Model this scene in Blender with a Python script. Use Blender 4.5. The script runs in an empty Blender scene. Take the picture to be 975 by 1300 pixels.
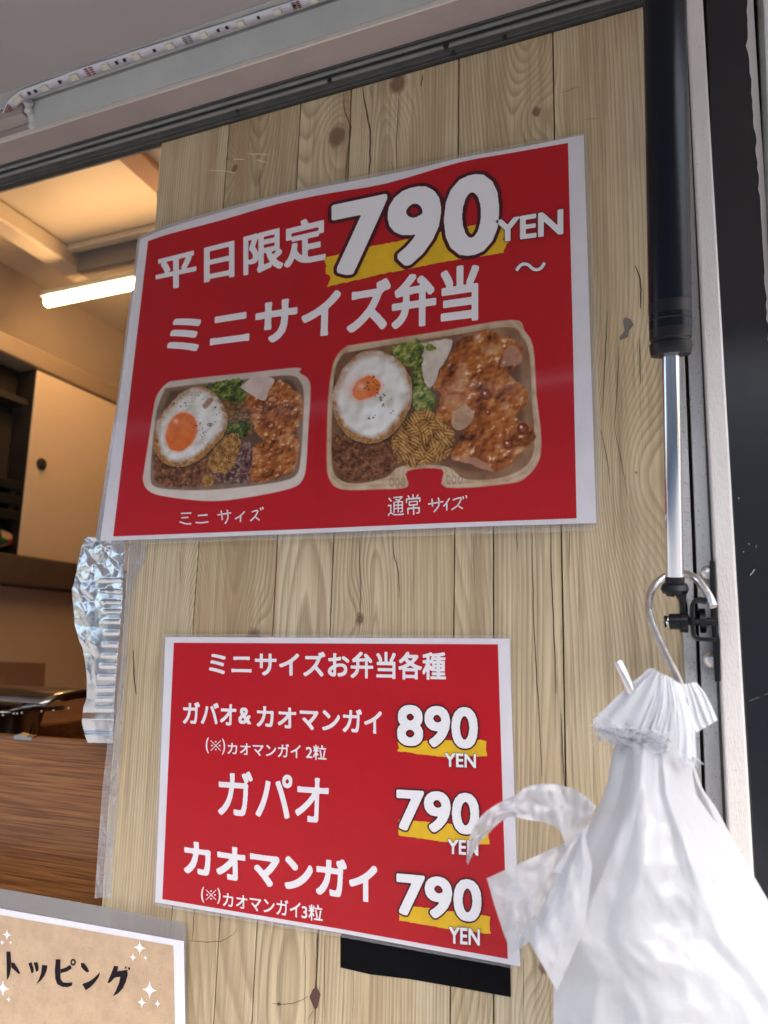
import bpy, math, random
import numpy as np
from mathutils import Vector
random.seed(7)
RNG = np.random.RandomState(11)
scene = bpy.context.scene
COL = scene.collection
# ------------------------------------------------------------------ camera
D, Z0, F = 0.51, 1.55, 919.0
CP = np.array([0.0, -D, Z0])
def _unit(v): return v / np.linalg.norm(v)
_L = _unit(np.array([-1932 - 487.5, -(788 - 650.0), -F])); _U = _unit(np.array([555 - 487.5, 4276 + 650.0, -F]))
AX = -_L; AZ = _unit(_U - _U.dot(AX) * AX); AY = np.cross(AZ, AX)
M = np.array([AX, AY, AZ])                       # world = M @ camera
cam = bpy.data.cameras.new('camera'); cam_o = bpy.data.objects.new('camera', cam); COL.objects.link(cam_o)
from mathutils import Matrix
mw = Matrix([list(M[0]) + [CP[0]], list(M[1]) + [CP[1]], list(M[2]) + [CP[2]], [0, 0, 0, 1]])
cam_o.matrix_world = mw
cam.sensor_fit = 'VERTICAL'; cam.sensor_height = 36; cam.sensor_width = 27; cam.lens = F / 1300 * 36
cam.clip_start = 0.01; cam.clip_end = 500
cam.dof.use_dof = True; cam.dof.focus_distance = 0.53; cam.dof.aperture_fstop = 8.0
scene.camera = cam_o
# ------------------------------------------------------------------ world, sun, exposure
SUN_EL, SUN_AZ = math.radians(48), math.radians(145)     # azimuth clockwise from +Y
world = bpy.data.worlds.new('World'); scene.world = world; world.use_nodes = True
wn = world.node_tree.nodes; wl = world.node_tree.links
sky = wn.new('ShaderNodeTexSky'); sky.sky_type = 'NISHITA'; sky.sun_disc = False
sky.sun_elevation = SUN_EL; sky.sun_rotation = SUN_AZ; sky.dust_density = 4.0; sky.air_density = 1.0
wl.new(sky.outputs[0], wn['Background'].inputs[0]); wn['Background'].inputs[1].default_value = 0.15
sun = bpy.data.lights.new('sun', 'SUN'); sun.energy = 1.5; sun.angle = math.radians(25); sun.color = (1, .96, .9)
sun_o = bpy.data.objects.new('sun', sun); COL.objects.link(sun_o)
sd = Vector((math.sin(SUN_AZ) * math.cos(SUN_EL), math.cos(SUN_AZ) * math.cos(SUN_EL), math.sin(SUN_EL)))
sun_o.rotation_euler = sd.to_track_quat('Z', 'Y').to_euler(); sun_o.location = (1, -3, 5)
scene.view_settings.view_transform = 'Standard'; scene.view_settings.look = 'None'
scene.view_settings.gamma = 1; scene.view_settings.exposure = 2.05
scene.cycles.max_bounces = 8
scene.cycles.use_denoising = True
scene.cycles.sample_clamp_indirect = 4

# ------------------------------------------------------------------ rays onto real planes
def ray(p): return M @ np.array([p[0] - 487.5, -(p[1] - 650.0), -F])
def Wy(px, py, y=0.0):
    r = ray((px, py)); return CP + r * ((y - CP[1]) / r[1])
def WyA(P, y):
    P = np.asarray(P, float); r = np.stack([P[..., 0] - 487.5, 650.0 - P[..., 1], np.full(P.shape[:-1], -F)], -1) @ M.T
    return CP + r * ((np.asarray(y) - CP[1]) / r[..., 1])[..., None]
def Wz(px, py, z):
    r = ray((px, py)); return CP + r * ((z - CP[2]) / r[2])
def Wx(px, py, x):
    r = ray((px, py)); return CP + r * ((x - CP[0]) / r[0])
# ------------------------------------------------------------------ materials
MATS = {}
def mat(name, col=(.5, .5, .5), rough=.5, metal=0., coat=0., spec=.5, emit=None, es=0., trans=0., bump=0., bscale=40., var=0., vscale=6., stretch=(1, 1, 1), dirt=0.):
    if name in MATS: return MATS[name]
    m = bpy.data.materials.new(name); m.use_nodes = True; nt = m.node_tree; N = nt.nodes; L = nt.links
    b = N['Principled BSDF']; c = (*col, 1)
    b.inputs['Base Color'].default_value = c; b.inputs['Roughness'].default_value = rough
    b.inputs['Metallic'].default_value = metal; b.inputs['Coat Weight'].default_value = coat
    b.inputs['Coat Roughness'].default_value = .12; b.inputs['Specular IOR Level'].default_value = spec
    if emit: b.inputs['Emission Color'].default_value = (*emit, 1); b.inputs['Emission Strength'].default_value = es
    tc = N.new('ShaderNodeNewGeometry'); mp = N.new('ShaderNodeMapping'); mp.inputs['Scale'].default_value = stretch
    L.new(tc.outputs['Position'], mp.inputs['Vector'])
    if var or dirt:
        n = N.new('ShaderNodeTexNoise'); n.inputs['Scale'].default_value = vscale; n.inputs['Detail'].default_value = 6
        n.inputs['Roughness'].default_value = .65
        L.new(mp.outputs[0], n.inputs['Vector'])
        r = N.new('ShaderNodeMapRange'); r.inputs['From Min'].default_value = .3; r.inputs['From Max'].default_value = .7
        r.inputs['To Min'].default_value = 1 - var; r.inputs['To Max'].default_value = 1 + var
        L.new(n.outputs['Fac'], r.inputs['Value'])
        h = N.new('ShaderNodeVectorMath'); h.operation = 'SCALE'; h.inputs[0].default_value = col
        L.new(r.outputs[0], h.inputs['Scale']); last = h.outputs[0]
        if dirt:
            n2 = N.new('ShaderNodeTexNoise'); n2.inputs['Scale'].default_value = 620; n2.inputs['Detail'].default_value = 3
            L.new(tc.outputs['Position'], n2.inputs['Vector'])
            r2 = N.new('ShaderNodeMapRange'); r2.inputs['From Min'].default_value = .60; r2.inputs['From Max'].default_value = .72
            r2.inputs['To Max'].default_value = dirt
            L.new(n2.outputs['Fac'], r2.inputs['Value'])
            mx = N.new('ShaderNodeMix'); mx.data_type = 'RGBA'; L.new(r2.outputs[0], mx.inputs[0])
            L.new(last, mx.inputs[6]); mx.inputs[7].default_value = (.12, .1, .08, 1); last = mx.outputs[2]
        L.new(last, b.inputs['Base Color'])
    if bump:
        n = N.new('ShaderNodeTexNoise'); n.inputs['Scale'].default_value = bscale; n.inputs['Detail'].default_value = 4
        L.new(mp.outputs[0], n.inputs['Vector'])
        bp = N.new('ShaderNodeBump'); bp.inputs['Strength'].default_value = bump; bp.inputs['Distance'].default_value = .002
        L.new(n.outputs['Fac'], bp.inputs['Height']); L.new(bp.outputs[0], b.inputs['Normal'])
    MATS[name] = m; return m
def film_mat(name, tint=(.95, .95, .96), opac=.1, rough=.15, gloss=.5, bump=.3, bscale=30):
    m = bpy.data.materials.new(name); m.use_nodes = True; nt = m.node_tree; N = nt.nodes; L = nt.links
    N.remove(N['Principled BSDF']); out = [n for n in N if n.type == 'OUTPUT_MATERIAL'][0]
    t = N.new('ShaderNodeBsdfTransparent'); t.inputs[0].default_value = (1, 1, 1, 1)
    d = N.new('ShaderNodeBsdfPrincipled'); d.inputs['Base Color'].default_value = (*tint, 1); d.inputs['Roughness'].default_value = rough
    g = N.new('ShaderNodeBsdfGlossy'); g.inputs['Roughness'].default_value = rough
    fr = N.new('ShaderNodeFresnel'); fr.inputs[0].default_value = 1.45
    n = N.new('ShaderNodeTexNoise'); n.inputs['Scale'].default_value = bscale; n.inputs['Detail'].default_value = 3
    geo = N.new('ShaderNodeNewGeometry'); L.new(geo.outputs['Position'], n.inputs['Vector'])
    bp = N.new('ShaderNodeBump'); bp.inputs['Strength'].default_value = bump; bp.inputs['Distance'].default_value = .003
    L.new(n.outputs['Fac'], bp.inputs['Height'])
    for q in (d, g, fr): L.new(bp.outputs[0], q.inputs['Normal'])
    m1 = N.new('ShaderNodeMixShader'); m1.inputs[0].default_value = opac; L.new(t.outputs[0], m1.inputs[1]); L.new(d.outputs[0], m1.inputs[2])
    k = N.new('ShaderNodeMath'); k.operation = 'MULTIPLY'; k.inputs[1].default_value = gloss; L.new(fr.outputs[0], k.inputs[0])
    m2 = N.new('ShaderNodeMixShader'); L.new(k.outputs[0], m2.inputs[0]); L.new(m1.outputs[0], m2.inputs[1]); L.new(g.outputs[0], m2.inputs[2])
    L.new(m2.outputs[0], out.inputs[0]); MATS[name] = m; return m
# ------------------------------------------------------------------ object helpers
ORG = {}
def meta(o, label, cat, group=None, kind=None):
    if kind: o['kind'] = kind
    if label: o['label'] = label
    if cat: o['category'] = cat
    if group: o['group'] = group
    return o
def thing(name, loc, label, cat, group=None, kind=None):
    o = bpy.data.objects.new(name, None); o.empty_display_size = .02; COL.objects.link(o); o.location = loc
    ORG[o.name] = np.array(loc, float); return meta(o, label, cat, group, kind)
def mk(name, V, Fc, m, parent=None, smooth=False, label=None):
    V = np.array(V, float).reshape(-1, 3)
    org = ORG[parent.name] if parent is not None else V.mean(0)
    me = bpy.data.meshes.new(name); me.from_pydata((V - org).tolist(), [], Fc); me.update()
    if smooth: me.polygons.foreach_set('use_smooth', [True] * len(me.polygons))
    me.materials.append(MATS[m] if isinstance(m, str) else m)
    o = bpy.data.objects.new(name, me); COL.objects.link(o)
    if parent is not None: o.parent = parent; 
    else: o.location = org
    ORG[o.name] = org
    if label: o['label'] = label
    return o
def bevel(o, w=.001, seg=2):
    md = o.modifiers.new('bevel', 'BEVEL'); md.width = w; md.segments = seg; md.limit_method = 'ANGLE'
    return o
def boxv(x0, x1, y0, y1, z0, z1):
    V = [(x0, y0, z0), (x1, y0, z0), (x1, y1, z0), (x0, y1, z0), (x0, y0, z1), (x1, y0, z1), (x1, y1, z1), (x0, y1, z1)]
    return V, [(0, 3, 2, 1), (4, 5, 6, 7), (0, 1, 5, 4), (1, 2, 6, 5), (2, 3, 7, 6), (3, 0, 4, 7)]
def box(name, x0, x1, y0, y1, z0, z1, m, parent=None, bv=0, label=None):
    V, Fc = boxv(x0, x1, y0, y1, z0, z1); o = mk(name, V, Fc, m, parent, label=label)
    if bv: bevel(o, bv)
    return o
def slab(name, pts, y0, y1, m, parent=None, bv=0, px=True, label=None):
    """prism: outline on plane y0 (front) given as photo points or (x,z), back at y1"""
    A = [Wy(p[0], p[1], y0) if px else np.array([p[0], y0, p[1]]) for p in pts]
    B = [np.array([a[0], y1, a[2]]) for a in A]; n = len(A)
    Fc = [list(range(n)), list(range(2 * n - 1, n - 1, -1))] + [(i, n + i, n + (i + 1) % n, (i + 1) % n) for i in range(n)]
    o = mk(name, A + B, Fc, m, parent, label=label)
    import bmesh
    bm = bmesh.new(); bm.from_mesh(o.data); bmesh.ops.recalc_face_normals(bm, faces=bm.faces); bm.to_mesh(o.data); bm.free()
    if bv: bevel(o, bv)
    return o
def flat(name, pts, y, m, parent=None, label=None):
    return mk(name, [Wy(p[0], p[1], y) for p in pts], [list(range(len(pts) - 1, -1, -1))], m, parent, label=label)
def extr_x(name, prof, x0, x1, m, parent=None, bv=0, label=None):
    """closed (y,z) profile run along world X"""
    n = len(prof); V = [(x0, p[0], p[1]) for p in prof] + [(x1, p[0], p[1]) for p in prof]
    Fc = [list(range(n)), list(range(2 * n - 1, n - 1, -1))] + [(i, n + i, n + (i + 1) % n, (i + 1) % n) for i in range(n)]
    o = mk(name, V, Fc, m, parent, label=label)
    import bmesh
    bm = bmesh.new(); bm.from_mesh(o.data); bmesh.ops.recalc_face_normals(bm, faces=bm.faces); bm.to_mesh(o.data); bm.free()
    if bv: bevel(o, bv)
    return o
def tube(name, path, rad, m, parent=None, seg=16, caps=True, label=None):
    P = [np.array(p, float) for p in path]; n = len(P)
    rr = rad if hasattr(rad, '__len__') else [rad] * n
    V = []; up = None
    for i, p in enumerate(P):
        t = _unit(P[min(i + 1, n - 1)] - P[max(i - 1, 0)]) if np.linalg.norm(P[min(i + 1, n - 1)] - P[max(i - 1, 0)]) > 1e-9 else np.array([0, 0, 1.])
        if up is None: up = np.array([0, 1., 0]) if abs(t[1]) < .9 else np.array([1., 0, 0])
        a = _unit(np.cross(t, up)); up = np.cross(a, t)
        for k in range(seg):
            q = 2 * math.pi * k / seg; V.append(p + rr[i] * (math.cos(q) * a + math.sin(q) * up))
    Fc = [(i * seg + k, i * seg + (k + 1) % seg, (i + 1) * seg + (k + 1) % seg, (i + 1) * seg + k) for i in range(n - 1) for k in range(seg)]
    if caps: Fc += [list(range(seg - 1, -1, -1)), list(range((n - 1) * seg, n * seg))]
    o = mk(name, V, Fc, m, parent, label=label)
    sm = [len(f) == 4 for f in Fc]; o.data.polygons.foreach_set('use_smooth', sm); return o
def lathe(name, A, B, prof, m, parent=None, seg=28):
    """profile of (t along A->B in metres, radius)"""
    A = np.array(A); d = _unit(np.array(B) - A)
    o = tube(name, [A + d * t for t, r in prof], [r for t, r in prof], m, parent, seg)
    md = o.modifiers.new('edges', 'EDGE_SPLIT'); md.split_angle = math.radians(35); return o
def smoothline(pts, n=10):
    P = np.array(pts, float); out = []
    for i in range(len(P) - 1):
        p0, p1, p2, p3 = P[max(i - 1, 0)], P[i], P[i + 1], P[min(i + 2, len(P) - 1)]
        for k in range(n):
            t = k / n; out.append(.5 * (2 * p1 + (p2 - p0) * t + (2 * p0 - 5 * p1 + 4 * p2 - p3) * t * t + (3 * p1 - p0 - 3 * p2 + p3) * t ** 3))
    out.append(P[-1]); return np.array(out)
def resample(pts, n):
    P = np.array(pts, float); s = np.r_[0, np.cumsum(np.linalg.norm(np.diff(P, axis=0), axis=1))]
    t = np.linspace(0, s[-1], n); return np.stack([np.interp(t, s, P[:, k]) for k in range(P.shape[1])], 1)
# ------------------------------------------------------------------ numpy noise
_RN = {}
def vnoise(x, y, seed=0):
    if seed not in _RN: _RN[seed] = np.random.RandomState(seed).rand(256, 256)
    r = _RN[seed]
    xi = np.floor(x).astype(int); yi = np.floor(y).astype(int); fx = x - xi; fy = y - yi
    fx = fx * fx * (3 - 2 * fx); fy = fy * fy * (3 - 2 * fy)
    g = lambda a, b: r[a % 256, b % 256]
    return (g(xi, yi) * (1 - fx) + g(xi + 1, yi) * fx) * (1 - fy) + (g(xi, yi + 1) * (1 - fx) + g(xi + 1, yi + 1) * fx) * fy
def fbm(x, y, seed=0, o=4, g=.5):
    s = 0; a = 1; t = 0
    for k in range(o): s = s + a * vnoise(x * 2 ** k, y * 2 ** k, seed + k); t += a; a *= g
    return s / t
def cells(x, y, seed=0):
    """distance to nearest scattered point and its id value"""
    r = np.random.RandomState(seed).rand(64, 64, 3); xi = np.floor(x).astype(int); yi = np.floor(y).astype(int)
    best = np.full(x.shape, 9.); val = np.zeros(x.shape)
    for a in (-1, 0, 1):
        for b in (-1, 0, 1):
            q = r[(xi + a) % 64, (yi + b) % 64]; d = np.hypot(xi + a + q[..., 0] - x, yi + b + q[..., 1] - y)
            k = d < best; best = np.where(k, d, best); val = np.where(k, q[..., 2], val)
    return best, val

# ------------------------------------------------------------------ lettering: glyph outlines -> bold flat meshes
def raster(text, em, bold, hs=0.):
    c = bpy.data.curves.new('glyphs', 'FONT'); c.body = text; c.space_character = 1.0 + hs; c.resolution_u = 4
    o = bpy.data.objects.new('glyphs', c); COL.objects.link(o); bpy.context.view_layer.update()
    me = o.to_mesh(); me.calc_loop_triangles()
    V = np.array([v.co[:2] for v in me.vertices]); T = [tuple(t.vertices) for t in me.loop_triangles]
    o.to_mesh_clear(); bpy.data.objects.remove(o); bpy.data.curves.remove(c)
    pad = int(bold * em) + 4
    lo = V.min(0); hi = V.max(0); W = int((hi[0] - lo[0]) * em) + 2 * pad + 2; H = int((hi[1] - lo[1]) * em) + 2 * pad + 2
    G = np.zeros((H, W), bool); P = (V - lo) * em + pad
    for a, b, d in T:
        p, q, r = P[a], P[b], P[d]
        x0, x1 = int(min(p[0], q[0], r[0])), int(max(p[0], q[0], r[0])) + 2; y0, y1 = int(min(p[1], q[1], r[1])), int(max(p[1], q[1], r[1])) + 2
        X, Y = np.meshgrid(np.arange(x0, x1), np.arange(y0, y1))
        e = lambda s, t: (t[0] - s[0]) * (Y - s[1]) - (t[1] - s[1]) * (X - s[0])
        e1, e2, e3 = e(p, q), e(q, r), e(r, p)
        ins = ((e1 >= 0) & (e2 >= 0) & (e3 >= 0)) | ((e1 <= 0) & (e2 <= 0) & (e3 <= 0))
        G[y0:y1, x0:x1] |= ins
    return G, pad
def dilate(G, r, pw=4):
    if r < .5: return G.astype(float)
    R = int(math.ceil(r)); out = np.zeros_like(G); H, W = G.shape
    rows = {}
    for dy in range(-R, R + 1):
        v = 1 - (abs(dy) / r) ** pw if abs(dy) <= r else -1
        if v < 0: continue
        w = int(r * v ** (1 / pw)); S = np.zeros_like(G)
        if w not in rows:
            A = G.astype(int).cumsum(1); hi = np.pad(A, ((0, 0), (0, w)), mode='edge')[:, w:]; lo = np.pad(A, ((0, 0), (w + 1, 0)))[:, :W]
            rows[w] = (hi - lo) > 0
        S = rows[w]
        if dy >= 0: out[dy:] |= S[:H - dy]
        else: out[:dy] |= S[-dy:]
    return out.astype(float)
def blur(A):
    K = np.pad(A, 1); H, W = A.shape
    return sum(K[i:i + H, j:j + W] * w for i, j, w in [(0, 0, 1), (0, 1, 2), (0, 2, 1), (1, 0, 2), (1, 1, 4), (1, 2, 2), (2, 0, 1), (2, 1, 2), (2, 2, 1)]) / 16
def polys(A, lv=.5):
    """filled level set of a grid as flat faces"""
    V = []; Fc = []; I = A > lv
    full = I[:-1, :-1] & I[1:, :-1] & I[:-1, 1:] & I[1:, 1:]; some = (I[:-1, :-1] | I[1:, :-1] | I[:-1, 1:] | I[1:, 1:]) & ~full
    for y in range(full.shape[0]):
        row = np.r_[0, full[y].astype(int), 0]; d = np.diff(row)
        for a, b in zip(np.where(d == 1)[0], np.where(d == -1)[0]):
            k = len(V); V += [(a, y), (b, y), (b, y + 1), (a, y + 1)]; Fc.append((k, k + 1, k + 2, k + 3))
    for y, x in zip(*np.where(some)):
        cs = [(x, y), (x + 1, y), (x + 1, y + 1), (x, y + 1)]; v = [A[b, a] for a, b in cs]; k = len(V); n = 0
        for i in range(4):
            j = (i + 1) % 4
            if v[i] > lv: V.append(cs[i]); n += 1
            if (v[i] > lv) != (v[j] > lv):
                t = (lv - v[i]) / (v[j] - v[i]); V.append((cs[i][0] + t * (cs[j][0] - cs[i][0]), cs[i][1] + t * (cs[j][1] - cs[i][1]))); n += 1
        Fc.append(tuple(range(k, k + n)))
    return V, Fc
def quadmap(q, u, v):
    a, b, c, d = [np.array(p, float) for p in q]       # TL TR BR BL ; v=0 bottom
    return (d * (1 - u) + c * u) * (1 - v) + (a * (1 - u) + b * u) * v
def lettering(text, quad, y, m, parent, bold=.03, em=60, name='lettering', outline=0, ym=None, om=None, hs=0., pw=4):
    """text drawn into a four-cornered field (photo points) lying on the plane y"""
    G, pad = raster(text, em * 2, max(bold, 0) + outline, hs)
    H, W = G.shape; b = bold * em * 2
    ux = lambda gx, gy: ((gx * 2 - (pad - b)) / (W - 2 * pad + 2 * b), (gy * 2 - (pad - b)) / (H - 2 * pad + 2 * b))
    def emit(r, yy, mm, nm):
        A = blur(dilate(G, r, 4 if mm == m else pw)); A = A[:H // 2 * 2, :W // 2 * 2]; A = (A[::2, ::2] + A[1::2, ::2] + A[::2, 1::2] + A[1::2, 1::2]) / 4
        V, Fc = polys(np.pad(A, 1)); V = np.array(V, float); u, v = ux(V[:, :1] - .75, V[:, 1:] - .75)
        out = WyA(quadmap(quad, u, v), yy)
        return mk(nm, out, Fc, mm, parent)
    if outline: emit(b + outline * em * 2, ym, om, 'letter_outline')
    return emit(b, y, m, name)

# ================================================================== MATERIALS
mat('red_print', (.49, .004, .011), .5, coat=.06, spec=.16, bump=.06, bscale=22, var=.07, vscale=6)
mat('white_print', (.86, .85, .86), .45, coat=.1, spec=.3, bump=.06, bscale=22)
mat('paper_white', (.76, .745, .78), .42, coat=.1, spec=.3, bump=.10, bscale=26, var=.05, vscale=30, dirt=.05)
mat('yellow_print', (.80, .50, .015), .5, coat=.05, spec=.2, var=.1, vscale=60)
mat('maroon_print', (.07, .004, .008), .5, coat=.05, spec=.2)
mat('black_tape', (.003, .003, .0035), .8, spec=.1, bump=.3, bscale=500)
mat('kraft_print', (.52, .36, .22), .4, coat=.3, var=.13, vscale=70, dirt=.25)
mat('ink_dark', (.012, .007, .011), .7, spec=.15)
mat('black_paint', (.009, .010, .013), .22, spec=.6, bump=.008, bscale=300)
mat('strut_black', (.003, .0045, .008), .24, spec=.25, bump=.03, bscale=200)
mat('strut_plastic', (.005, .005, .006), .34, spec=.35)
mat('chrome', (.75, .76, .78), .06, metal=1)
mat('steel_wire', (.78, .77, .75), .33, metal=1, bump=.25, bscale=250, var=.12, vscale=120)
mat('wire_end', (.7, .69, .66), .35, metal=.9)
mat('alu', (.55, .55, .54), .42, metal=.75, bump=.08, bscale=300, var=.08, vscale=40, stretch=(1, 1, .1), dirt=.5)
mat('alu_painted', (.70, .67, .64), .5, metal=.2, bump=.2, bscale=900, var=.08, vscale=25, stretch=(1, 1, .25), dirt=.2)
mat('dark_gap', (.035, .022, .012), .8, var=.5, vscale=80)
mat('seam_seal', (.17, .18, .16), .6, var=.2, vscale=50)
mat('rubber', (.04, .041, .038), .55, bump=.2, bscale=90, var=.3, vscale=60)
mat('rubber_grey', (.16, .16, .155), .55, var=.15, vscale=40)
mat('flap_panel', (.29, .268, .27), .45, var=.05, vscale=3, dirt=.12)
mat('flap_frame', (.33, .34, .33), .5, var=.08, vscale=14, dirt=.15, bump=.1, bscale=60)
mat('header_paint', (.33, .275, .258), .5, var=.1, vscale=12, dirt=.3)
mat('edge_bright', (.7, .66, .6), .4, metal=.4)
mat('strip_white', (.46, .46, .51), .4, bump=.1, bscale=90)
mat('led_body', (.50, .49, .42), .3, coat=.4)
mat('led_phosphor', (.58, .56, .46), .3)
mat('chip_black', (.01, .01, .01), .4)
mat('copper', (.17, .045, .025), .4)
mat('silicone', (.36, .365, .36), .25, coat=.5)
mat('int_ceiling', (.62, .54, .42), .5, var=.03, vscale=4)
mat('int_beam', (.66, .57, .44), .5, var=.04, vscale=4)
mat('int_grey', (.27, .25, .23), .5)
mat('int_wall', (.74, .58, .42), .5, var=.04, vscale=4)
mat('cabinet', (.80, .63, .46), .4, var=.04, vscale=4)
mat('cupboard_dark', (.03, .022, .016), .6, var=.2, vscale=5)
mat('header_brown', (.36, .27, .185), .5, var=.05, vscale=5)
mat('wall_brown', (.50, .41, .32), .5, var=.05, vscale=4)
mat('shelf_brown', (.11, .075, .055), .5, var=.15, vscale=8)
mat('crate_black', (.008, .008, .008), .5)
mat('card_brown', (.33, .19, .13), .7, var=.08, vscale=20)
mat('tan_edge', (.70, .50, .26), .55, bump=.8, bscale=400, var=.25, vscale=200, stretch=(1, 1, .4))
mat('foil', (.68, .66, .63), .26, metal=1, bump=.10, bscale=60)
mat('steel_pan', (.42, .38, .34), .25, metal=1, var=.3, vscale=9, bump=.15, bscale=30)
mat('sauce', (.09, .05, .03), .25, coat=.5, var=.4, vscale=60)
mat('paving', (.22, .215, .21), .85, var=.2, vscale=3, bump=.4, bscale=120)
mat('facade', (.22, .205, .195), .8, var=.5, vscale=.6, stretch=(1, 1, .5))
mat('truck_white', (.75, .76, .76), .35, var=.03, vscale=4, dirt=.1)
mat('torn_white', (.6, .57, .55), .6, bump=.4, bscale=300)
mat('scratch', (.75, .75, .72), .6)
mat('crack_dark', (.075, .052, .034), .8)
mat('chip_grey', (.16, .14, .12), .7)
mat('chip_brown', (.09, .04, .025), .7)
mat('scratch_tan', (.68, .55, .36), .6)
mat('tube_housing', (.7, .66, .58), .4)
mat('tube_light', (1, .8, .5), .4, emit=(1, .60, .27), es=12)
def bag_material(name, clear, k=1.):
    m = bpy.data.materials.new(name); m.use_nodes = True; N = m.node_tree.nodes; L = m.node_tree.links
    b = N['Principled BSDF']; b.inputs['Base Color'].default_value = (.54 * k, .56 * k, .585 * k, 1); b.inputs['Roughness'].default_value = .31
    b.inputs['Specular IOR Level'].default_value = .5; b.inputs['Coat Weight'].default_value = .15
    geo = N.new('ShaderNodeNewGeometry'); nz = []
    for s, st in ((55, (1, 1, .45)), (210, (1, 1, .8))):
        mp = N.new('ShaderNodeMapping'); mp.inputs['Scale'].default_value = st; L.new(geo.outputs['Position'], mp.inputs[0])
        n = N.new('ShaderNodeTexNoise'); n.inputs['Scale'].default_value = s; n.inputs['Detail'].default_value = 3; n.inputs['Distortion'].default_value = 1.2
        L.new(mp.outputs[0], n.inputs['Vector']); nz.append(n)
    ad = N.new('ShaderNodeMath'); ad.operation = 'MULTIPLY_ADD'; ad.inputs[1].default_value = .3
    L.new(nz[1].outputs['Fac'], ad.inputs[0]); L.new(nz[0].outputs['Fac'], ad.inputs[2])
    vm = N.new('ShaderNodeVectorMath'); vm.operation = 'MULTIPLY_ADD'; vm.inputs[1].default_value = (.035, .035, .035)
    nc = N.new('ShaderNodeTexNoise'); nc.inputs['Scale'].default_value = 22; nc.inputs['Detail'].default_value = 3; L.new(geo.outputs['Position'], nc.inputs['Vector']); L.new(nc.outputs['Color'], vm.inputs[0]); L.new(geo.outputs['Position'], vm.inputs[2])
    vo = N.new('ShaderNodeTexVoronoi'); vo.feature = 'F1'; vo.inputs['Scale'].default_value = 42; L.new(vm.outputs[0], vo.inputs['Vector'])
    ad2 = N.new('ShaderNodeMath'); ad2.operation = 'MULTIPLY_ADD'; ad2.inputs[1].default_value = .16; L.new(vo.outputs['Distance'], ad2.inputs[0]); L.new(ad.outputs[0], ad2.inputs[2])
    bp = N.new('ShaderNodeBump'); bp.inputs['Strength'].default_value = .30; bp.inputs['Distance'].default_value = .004
    L.new(ad2.outputs[0], bp.inputs['Height']); L.new(bp.outputs[0], b.inputs['Normal'])
    t = N.new('ShaderNodeBsdfTranslucent'); t.inputs[0].default_value = (.62 * k, .64 * k, .67 * k, 1)
    mx = N.new('ShaderNodeMixShader'); mx.inputs[0].default_value = .32
    out = [n for n in N if n.type == 'OUTPUT_MATERIAL'][0]
    L.new(b.outputs[0], mx.inputs[1]); L.new(t.outputs[0], mx.inputs[2]); 
    tr = N.new('ShaderNodeBsdfTransparent'); m2 = N.new('ShaderNodeMixShader'); m2.inputs[0].default_value = clear
    L.new(mx.outputs[0], m2.inputs[1]); L.new(tr.outputs[0], m2.inputs[2]); L.new(m2.outputs[0], out.inputs[0])
    MATS[name] = m
bag_material('bag_plastic', .06); bag_material('bag_film', .09, 1.25); bag_material('bag_tab', .03, 1.32)
film_mat('lamination', (.85, .86, .88), .006, .07, .35, .10, 14)
film_mat('film_rim', (.75, .75, .74), .16, .2, .8, .2, 30)
film_mat('clear_film', (.85, .84, .83), .12, .22, .6, .7, 45)
film_mat('sleeve_film', (.36, .33, .31), .42, .22, .8, .15, 20)

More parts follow.
